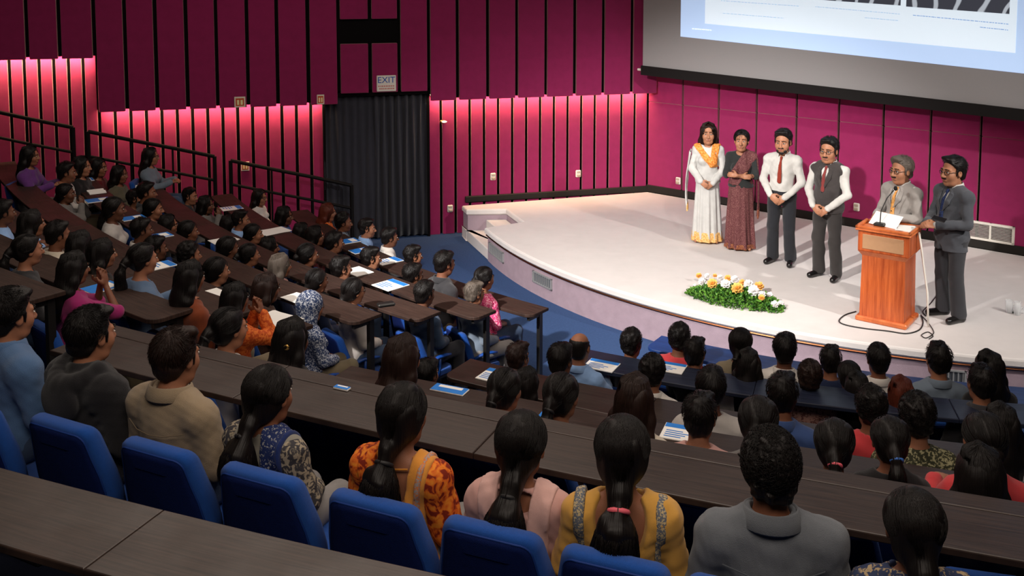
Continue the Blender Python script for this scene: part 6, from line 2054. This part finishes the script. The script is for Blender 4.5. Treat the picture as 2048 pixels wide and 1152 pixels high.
# ================================================================ THINGS ON THE STAGE
M_PODIUM = wood('orange_podium_wood', srgb(150, 62, 26), srgb(206, 104, 52), 0.35, (26, 26, 1.6), 'Object', 0.5, 0.08)
M_PODIUM_RIM = wood('podium_rim_wood', srgb(170, 80, 36), srgb(214, 120, 66), 0.3, (6, 6, 6), 'Object', 0.5, 0.05)
pA, pB, pD = onz(1709, 640, STZ), onz(1812, 662, STZ), onz(1841, 632, STZ)
pod_x = unit(pB[:2] - pA[:2]); pod_y = np.array([-pod_x[1], pod_x[0]])
pod_c = (pA[:2] + pB[:2]) / 2 + pod_y * 0.25
MPOD = Matrix(((pod_x[0], pod_y[0], 0, pod_c[0]), (pod_x[1], pod_y[1], 0, pod_c[1]), (0, 0, 1, STZ), (0, 0, 0, 1)))
POD_W = float(np.linalg.norm(pB[:2] - pA[:2])) / 2
def podium():
    r = empty('podium'); r.matrix_world = MPOD
    tag(r, 'orange-brown wooden podium at the right of the stage', 'podium')
    w, d = POD_W, 0.245
    def frus(z0, z1, a0, b0, a1, b1):
        return MB().add([(-a0, -b0, z0), (a0, -b0, z0), (a0, b0, z0), (-a0, b0, z0), (-a1, -b1, z1), (a1, -b1, z1), (a1, b1, z1), (-a1, b1, z1)],
                 [(3, 2, 1, 0), (4, 5, 6, 7), (0, 1, 5, 4), (1, 2, 6, 5), (2, 3, 7, 6), (3, 0, 4, 7)])
    MB().box((-w, -d, 0), (w, d, 0.055), None, 0.012).build('plinth', M_PODIUM_RIM, r)
    frus(0.055, 0.72, w - 0.035, d - 0.035, w - 0.045, d - 0.045).build('shaft', M_PODIUM, r)
    frus(0.72, 0.775, w - 0.045, d - 0.045, w - 0.005, d - 0.01).build('cornice', M_PODIUM_RIM, r)
    MB().box((-w + 0.005, -d + 0.01, 0.775), (w - 0.005, d - 0.01, 1.0), None, 0.006).build('head_box', M_PODIUM, r)
    MB().box((-w + 0.055, -d + 0.002, 0.805), (w - 0.055, -d + 0.012, 0.965), None, 0.004).build('front_panel', plain('podium_plate', srgb(196, 150, 112), 0.35, 0.5, 0.2, 0.06), r)
    rim = MB()
    rim.box((-w - 0.02, -d - 0.02, 1.0), (w + 0.02, d + 0.02, 1.022), None, 0.008)
    rim.build('desk_top', M_PODIUM_RIM, r)
    for lo, hi in (((-w - 0.02, -d - 0.02, 1.022), (w + 0.02, -d + 0.015, 1.055)), ((-w - 0.02, -d - 0.02, 1.022), (-w + 0.015, d * 0.4, 1.055)), ((w - 0.015, -d - 0.02, 1.022), (w + 0.02, d * 0.4, 1.055))):
        MB().box(lo, hi, None, 0.008).build('top_rim', M_PODIUM_RIM, r)
    m = empty('podium_microphone'); m.matrix_world = MPOD @ Matrix.Translation((-0.10, -0.02, 1.022))
    tag(m, 'black gooseneck microphone on the wooden podium', 'microphone')
    MB().box((-0.06, -0.05, 0), (0.06, 0.07, 0.035), None, 0.012).build('microphone_base', M_METAL_BLACK, m)
    MB().tube([(0, 0, 0.03), (0.0, 0.02, 0.16), (0.045, 0.07, 0.30), (0.10, 0.12, 0.385)], 0.006, 6).build('gooseneck', M_METAL_BLACK, m, smooth=True)
    MB().ball((0.115, 0.133, 0.405), (0.022, 0.022, 0.026)).build('microphone_head', plain('foam_black', srgb(18, 18, 18), 0.9), m, smooth=True)
    p = empty('speech_papers'); p.matrix_world = MPOD @ Matrix.Translation((0.17, 0.02, 1.022))
    tag(p, 'white papers lying on top of the wooden podium', 'papers')
    for k in range(3):
        MB().box((-0.09, -0.12, k * 0.004), (0.09, 0.12, k * 0.004 + 0.003), Matrix.Rotation(0.15 * k, 4, 'Z')).build('paper_sheet', M_PAPER, p)
podium()
def held_sheet():
    P = at_depth(1772, 440, float(onz(1795, 612, STZ)[1]) - 0.33)
    o = MB().box((-0.15, -0.105, -0.002), (0.15, 0.105, 0.002)).build('note_sheet', M_PAPER, None, tuple(P), (0.5, 0.05, -0.75))
    tag(o, 'white sheet of notes in the podium speaker\'s hands', 'paper')
    P = at_depth(1878, 438, float(onz(1897, 637, STZ)[1]) - 0.30)
    o = MB().box((-0.07, -0.036, -0.006), (0.07, 0.036, 0.006), None, 0.004).build('mobile_phone', plain('phone_black', srgb(26, 24, 26), 0.25, 0.5), None, tuple(P), (0.4, 0.1, -0.8))
    tag(o, 'dark phone held by the person in dark grey suit', 'phone')
held_sheet()
def cable(name, px, label, mat, r=0.007, z=STZ + 0.008):
    P = [Vector(onz(u, v, z)) if len(q) == 2 else Vector(onz(u, v, z)) + Vector((0, 0, q[2])) for q in px for u, v in [q[:2]]]
    # smooth the run
    out = []
    for i in range(len(P) - 1):
        p0, p1, p2, p3 = P[max(i - 1, 0)], P[i], P[i + 1], P[min(i + 2, len(P) - 1)]
        for k in range(6):
            t = k / 6
            out.append(0.5 * ((2 * p1) + (p2 - p0) * t + (2 * p0 - 5 * p1 + 4 * p2 - p3) * t * t + (3 * p1 - p0 - 3 * p2 + p3) * t ** 3))
    out.append(P[-1])
    o0 = out[0].copy()
    o = MB().tube([p - o0 for p in out], r, 6).build(name, mat, None, tuple(o0), smooth=True)
    tag(o, label, 'cable')
M_CABLE = plain('black_cable', srgb(30, 28, 28), 0.5)
cable('power_cable', [(1712, 623), (1690, 630), (1678, 642), (1692, 650), (1730, 657), (1775, 662), (1812, 667), (1838, 660), (1846, 645), (1842, 630)], 'black cable looping round the foot of the podium', M_CABLE)
cable('loose_cable', [(1842, 630), (1856, 645), (1866, 660), (1866, 668), (1852, 676), (1843, 670), (1856, 664), (1866, 672), (1858, 678)], 'thin black cable coiled right of the podium', M_CABLE, 0.005)
cable('wall_cable', [(1880, 582), (1862, 606), (1846, 622), (1852, 632)], 'black cable running from behind the dark suit to the podium', M_CABLE, 0.006)
def drop_cable():
    top = MPOD @ Vector((POD_W + 0.02, 0.05, 1.0)); bot = MPOD @ Vector((POD_W + 0.16, 0.0, 0.01))
    mid = MPOD @ Vector((POD_W + 0.07, 0.04, 0.72))
    o = MB().tube([(0, 0, 0), tuple(mid - top), tuple((mid + bot) / 2 - top + Vector((0.02, 0, 0))), tuple(bot - top)], 0.011, 6).build('white_cable', M_WHITE_PLASTIC, None, tuple(top), smooth=True)
    tag(o, 'white cable hanging down the right side of the podium', 'cable')
drop_cable()

# ---- flower arrangement
def flowers():
    c = onz(1470, 606, STZ)
    a, b = onz(1372, 585, STZ), onz(1568, 622, STZ)
    ax = unit(b[:2] - a[:2]); L = float(np.linalg.norm(b[:2] - a[:2])) / 2 * 0.98
    c2 = (a[:2] + b[:2]) / 2
    r = empty('flower_arrangement', (c2[0], c2[1], STZ), math.atan2(ax[1], ax[0]))
    tag(r, 'low arrangement of white and yellow flowers on green leaves at the stage edge', 'flowers')
    rg = np.random.RandomState(4)
    v, q = [], []
    W, Hh = 0.24, 0.17
    def env(x): return max(0.0, 1 - abs(x / L) ** 2.2)
    n = 0
    while n < 2600:
        x = rg.uniform(-L, L); y = rg.uniform(-W, W); e = env(x)
        if e <= 0.03 or abs(y) > W * (0.35 + 0.65 * e): continue
        z = rg.uniform(0.01, 1) * Hh * e * math.sqrt(max(0, 1 - (y / W) ** 2)) + 0.005
        d = unit(rg.normal(size=3) + np.array([x * 0.6, y * 5, 0.5])); s = rg.uniform(0.030, 0.055)
        sd = unit(np.cross(d, rg.normal(size=3))); p = np.array([x, y, z])
        up = np.cross(d, sd) * 0.25 * s
        k = len(v)
        v += [p, p + d * s * 0.5 + sd * s * 0.32 + up, p + d * s, p + d * s * 0.5 - sd * s * 0.32 + up]
        q.append((k, k + 1, k + 2, k + 3)); n += 1
    leaf = pattern('leaf_green', srgb(40, 84, 26), srgb(96, 142, 50), 22, 0.5, 0.6)
    me = make_mesh('foliage', v, [tuple(f) for f in q])
    o = obj('foliage', me, leaf, r); o['kind'] = 'stuff'
    # one bloom: rings of cupped petals
    def bloom(seed, n1=9, n2=6):
        rr = np.random.RandomState(seed); mb = MB()
        for ring, (n, ra, el, ln) in enumerate(((n1, 0.006, -0.15, 0.044), (n1, 0.006, 0.40, 0.044), (n2, 0.004, 0.85, 0.036), (4, 0.002, 1.25, 0.028))):
            for k in range(n):
                t = 2 * PI * (k + 0.5 * ring) / n + rr.uniform(-0.15, 0.15)
                dx, dy = math.cos(t), math.sin(t)
                e = el + rr.uniform(-0.15, 0.15)
                out = np.array([dx * math.cos(e), dy * math.cos(e), math.sin(e)]); sd = np.array([-dy, dx, 0]) * ln * 0.42
                upn = np.array([0, 0, 0.22 * ln])
                p0 = out * ra; p1 = out * ln * 0.6; p2 = out * ln + upn * 0.6
                mb.add([p0, p1 - sd - upn * 0.2 + upn, p2, p1 + sd + upn - upn * 0.2, p1 - upn * 0.3], [(0, 4, 1), (0, 3, 4), (1, 4, 2), (4, 3, 2)])
        return mb.mesh('bloom', True)
    bl = [bloom(k) for k in range(3)]
    MWF = plain('petal_white', srgb(236, 232, 230), 0.6, 0.3, 0, 0.04); MYF = plain('petal_yellow', srgb(232, 180, 96), 0.6, 0.3, 0, 0.12, 60.0)
    spots = [(1398, 552, 'y', .8), (1405, 565, 'w', 1.1), (1425, 568, 'y', 1.3), (1415, 553, 'w', .8), (1430, 552, 'y', .6), (1451, 569, 'w', 1.25), (1440, 556, 'w', .8), (1456, 557, 'y', .9),
             (1475, 578, 'y', 1.5), (1470, 560, 'w', 1.1), (1485, 566, 'y', .9), (1497, 569, 'w', 1.2), (1507, 582, 'w', 1.4), (1518, 574, 'y', 1.3), (1524, 590, 'w', 1.0), (1523, 596, 'y', .8), (1550, 610, 'w', 1.0), (1561, 607, 'w', .7), (1390, 572, 'w', .5), (1540, 590, 'w', .7)]
    MI = r.matrix_basis.inverted()
    for i, (u, v_, cl, s) in enumerate(spots):
        # height on the mound decreases toward the ends
        P = None
        for zz in np.linspace(0.24, 0.03, 22):
            Q = MI @ Vector(onz(u, v_, STZ + zz))
            e = env(Q[0])
            if abs(Q[1]) <= W and zz <= Hh * e * math.sqrt(max(0, 1 - (Q[1] / W) ** 2)) + 0.03: P = Q; break
        if P is None: P = MI @ Vector(onz(u, v_, STZ + 0.08))
        f = obj('flower', bl[i % 3], MWF if cl == 'w' else MYF, r, tuple(P), (rg.uniform(0.2, 0.8), rg.uniform(-.3, .3), 0))
        f.scale = (s * 1.15, s * 1.15, s * 1.15)
flowers()

# ---- glasses with a small dark thing at the right edge of the stage
def tumbler(u, v, h, rad, label, fallen=False):
    P = onz(u, v, STZ)
    m, nt, b = _mats.get('clear_glass'), None, None
    if m is None:
        m, nt, b = new_mat('clear_glass')
        b.inputs['Alpha'].default_value = 0.28; b.inputs['Roughness'].default_value = 0.05
        b.inputs['Base Color'].default_value = (0.9, 0.92, 0.93, 1)
        _mats['clear_glass'] = m
    prof = [(0.0, 0.004), (rad * 0.8, 0.0), (rad * 0.86, 0.006), (rad, h), (rad - 0.004, h), (rad * 0.82, 0.012), (0.0, 0.012)]
    n = 18; v_, f = [], []
    for rr, z in prof:
        for k in range(n): v_.append((rr * math.cos(2 * PI * k / n), rr * math.sin(2 * PI * k / n), z))
    for i in range(len(prof) - 1):
        for k in range(n):
            j = (k + 1) % n; f.append((i * n + k, i * n + j, (i + 1) * n + j, (i + 1) * n + k))
    o = obj('glass_tumbler', make_mesh('glass_tumbler', v_, f, True), m, None, (P[0], P[1], STZ + (rad if fallen else 0.0)), (PI / 2 if fallen else 0, 0, 0.6 if fallen else 0))
    tag(o, label, 'glass')
tumbler(2018, 625, 0.14, 0.045, 'tall clear glass standing at the right end of the stage')
tumbler(2034, 630, 0.15, 0.04, 'clear glass nearest the right picture edge')
tumbler(2026, 622, 0.11, 0.04, 'clear glass lying between the two standing glasses', True)
P = onz(2030, 627, STZ)
o = MB().box((-0.03, -0.015, 0), (0.03, 0.015, 0.02), None, 0.006).build('adapter', M_METAL_BLACK, None, tuple(P), (0, 0, -0.3))
tag(o, 'small black adapter lying among the clear glasses', 'adapter')

# ================================================================ PAPERS AND BOOKS ON THE DESKS
def find_row(u, v, rows):
    best = None
    for k in rows:
        z, cx, cy, r = ROWS[k][:4]; w = ROW_W.get(k, 0.35)
        P = onz(u, v, z); off = math.hypot(P[0] - cx, P[1] - cy) - r
        e = abs(off - w / 2)
        if best is None or e < best[0]: best = (e, k, P, off)
    return best
M_GREYCOVER = plain('dark_cover', srgb(52, 50, 54), 0.5)
def booklet(u, v, rows, kind, size, label, turn=0.0):
    e, k, P, off = find_row(u, v, rows)
    z, cx, cy, r = ROWS[k][:4]; w = ROW_W.get(k, 0.35)
    off = min(max(off, 0.08), w - 0.08)
    a = math.atan2(P[1] - cy, P[0] - cx)
    x, y = rp(k, a, off)
    root = empty('booklet' if kind != 'paper' else 'paper_sheets', (x, y, z), a + PI / 2 + turn)
    cat = 'paper' if kind == 'paper' else 'booklet'
    tag(root, label, cat)
    sx, sy = size
    if kind == 'paper':
        MB().box((-sx, -sy, 0.0005), (sx, sy, 0.004)).build('sheet', M_PAPER, root)
        MB().box((-sx, -sy, 0.0045), (sx, sy, 0.007), Matrix.Translation((0.015, 0.01, 0)) @ Matrix.Rotation(0.14, 4, 'Z')).build('sheet', M_PAPER, root)
    elif kind == 'open':
        for q in (-1, 1):
            MB().add([(0, -sy, 0.001), (q * sx, -sy, 0.001), (q * sx, sy, 0.001), (0, sy, 0.001), (0, -sy, 0.012), (q * sx * .45, -sy, 0.026), (q * sx, -sy, 0.008), (0, sy, 0.012), (q * sx * .45, sy, 0.026), (q * sx, sy, 0.008)],
                     [(0, 1, 2, 3), (4, 7, 8, 5), (5, 8, 9, 6), (0, 4, 5, 6, 1), (3, 2, 9, 8, 7), (1, 6, 9, 2)]).build('page_block', M_PAPER, root)
    else:
        pg = MB().box((-sx, -sy, 0.0005), (sx, sy, 0.010), None, 0.002).build('pages', M_PAPER, root)
        cm = {'blue': M_BLUE_PRINT, 'dark': M_GREYCOVER, 'white': M_PAPER}[kind if kind in ('dark', 'white') else 'blue']
        if kind == 'brochure':
            for q, (y0, y1) in enumerate(((0.45, 0.95),)):
                MB().box((-sx * .96, sy * y0, 0.010), (sx * .96, sy * y1, 0.0115)).build('printed_panel', cm, root)
            for q in range(4): MB().box((-sx * .8, sy * (-0.75 + 0.25 * q), 0.010), (sx * (.1 + .2 * (q % 3)), sy * (-0.66 + 0.25 * q), 0.0113)).build('text_line', M_BLUE_PRINT, root)
        else:
            MB().box((-sx * .97, -sy * .97, 0.010), (sx * .97, sy * .97, 0.0118), None, 0.0005).build('cover', cm, root)
            if kind == 'blue': MB().box((-sx * .7, sy * .1, 0.0118), (sx * .7, sy * .75, 0.0124)).build('printed_panel', M_PAPER, root)
LR = ['L0', 'L1', 'L2', 'L3', 'L4', 'L5', 'L6']
for args in [
 (166, 361, LR, 'blue', (.10, .13), 'blue booklet beside the person in white shirt at the upper left'),
 (192, 384, LR, 'open', (.13, .10), 'open white book on the upper left desks, farthest from the aisle'),
 (190, 402, LR, 'blue', (.10, .14), 'blue book lying next to the open white book at the upper left'),
 (275, 372, LR, 'open', (.12, .10), 'open book in front of the person in olive top'),
 (266, 437, LR, 'blue', (.09, .13), 'blue booklet right of the person in grey-white top'),
 (318, 473, LR, 'blue', (.09, .13), 'blue booklet right of a white shirt, fourth left row'),
 (326, 531, LR, 'brochure', (.10, .13), 'blue and white leaflet in front of the person in denim jacket'),
 (457, 418, LR, 'brochure', (.10, .14), 'white and blue book near the handrail, second left row'),
 (446, 481, LR, 'paper', (.10, .14), 'white paper on the desk below the pale blue shirt'),
 (545, 463, LR, 'paper', (.13, .18), 'large white paper below the person in bright blue top'),
 (698, 483, LR, 'blue', (.10, .12), 'blue booklet on the front left desk, farthest from the aisle'),
 (722, 502, LR, 'blue', (.09, .13), 'blue booklet in the middle of the front left desk'),
 (777, 523, LR, 'brochure', (.10, .15), 'blue brochure near the white shirt on the front left desk'),
 (781, 571, LR, 'brochure', (.14, .14), 'large blue and white brochure on the left desks near the aisle'),
 (716, 544, LR, 'white', (.14, .11), 'white notebook right of the brown-topped person, left desks'),
 (427, 590, LR, 'white', (.12, .10), 'white notebook in front of the person in rust scarf'),
 (588, 598, LR, 'paper', (.12, .09), 'white paper left of the blue headscarf'),
 (548, 640, LR, 'paper', (.17, .13), 'spread of white papers in front of the clasped orange sleeves'),
 (203, 577, ['L6'], 'blue', (.09, .12), 'blue and white booklet by the magenta kurta'),
 (905, 776, ['R3'], 'blue', (.12, .05), 'blue leaflet on the empty desk end near the coral top'),
 (684, 778, ['N'], 'blue', (.045, .018), 'small blue scrap of paper on the wide desk'),
 (985, 752, ['R2'], 'brochure', (.09, .11), 'white leaflet at the aisle end of the third right desk'),
 (1186, 749, ['R1'], 'brochure', (.13, .10), 'sheet with blue corner beside the pale blue shirt'),
 (1348, 722, ['R1'], 'brochure', (.13, .10), 'white sheet below the red collar at the right'),
 (1362, 868, ['R3'], 'brochure', (.11, .10), 'white leaflet with blue band left of the pink collar'),
 (1096, 836, ['R3'], 'blue', (.06, .05), 'small blue booklet by the brown ponytailed person\'s top'),
]: booklet(*args)
e_, k_, P_, off_ = find_row(772, 612, ['L3'])
o = MB().box((-0.075, -0.038, 0), (0.075, 0.038, 0.03), None, 0.01).build('camera_case', M_METAL_BLACK, None, (P_[0], P_[1], ROWS['L3'][0] + 0.0005), (0, 0, 0.4))
tag(o, 'small black case on the desk end by the white kurta', 'case')
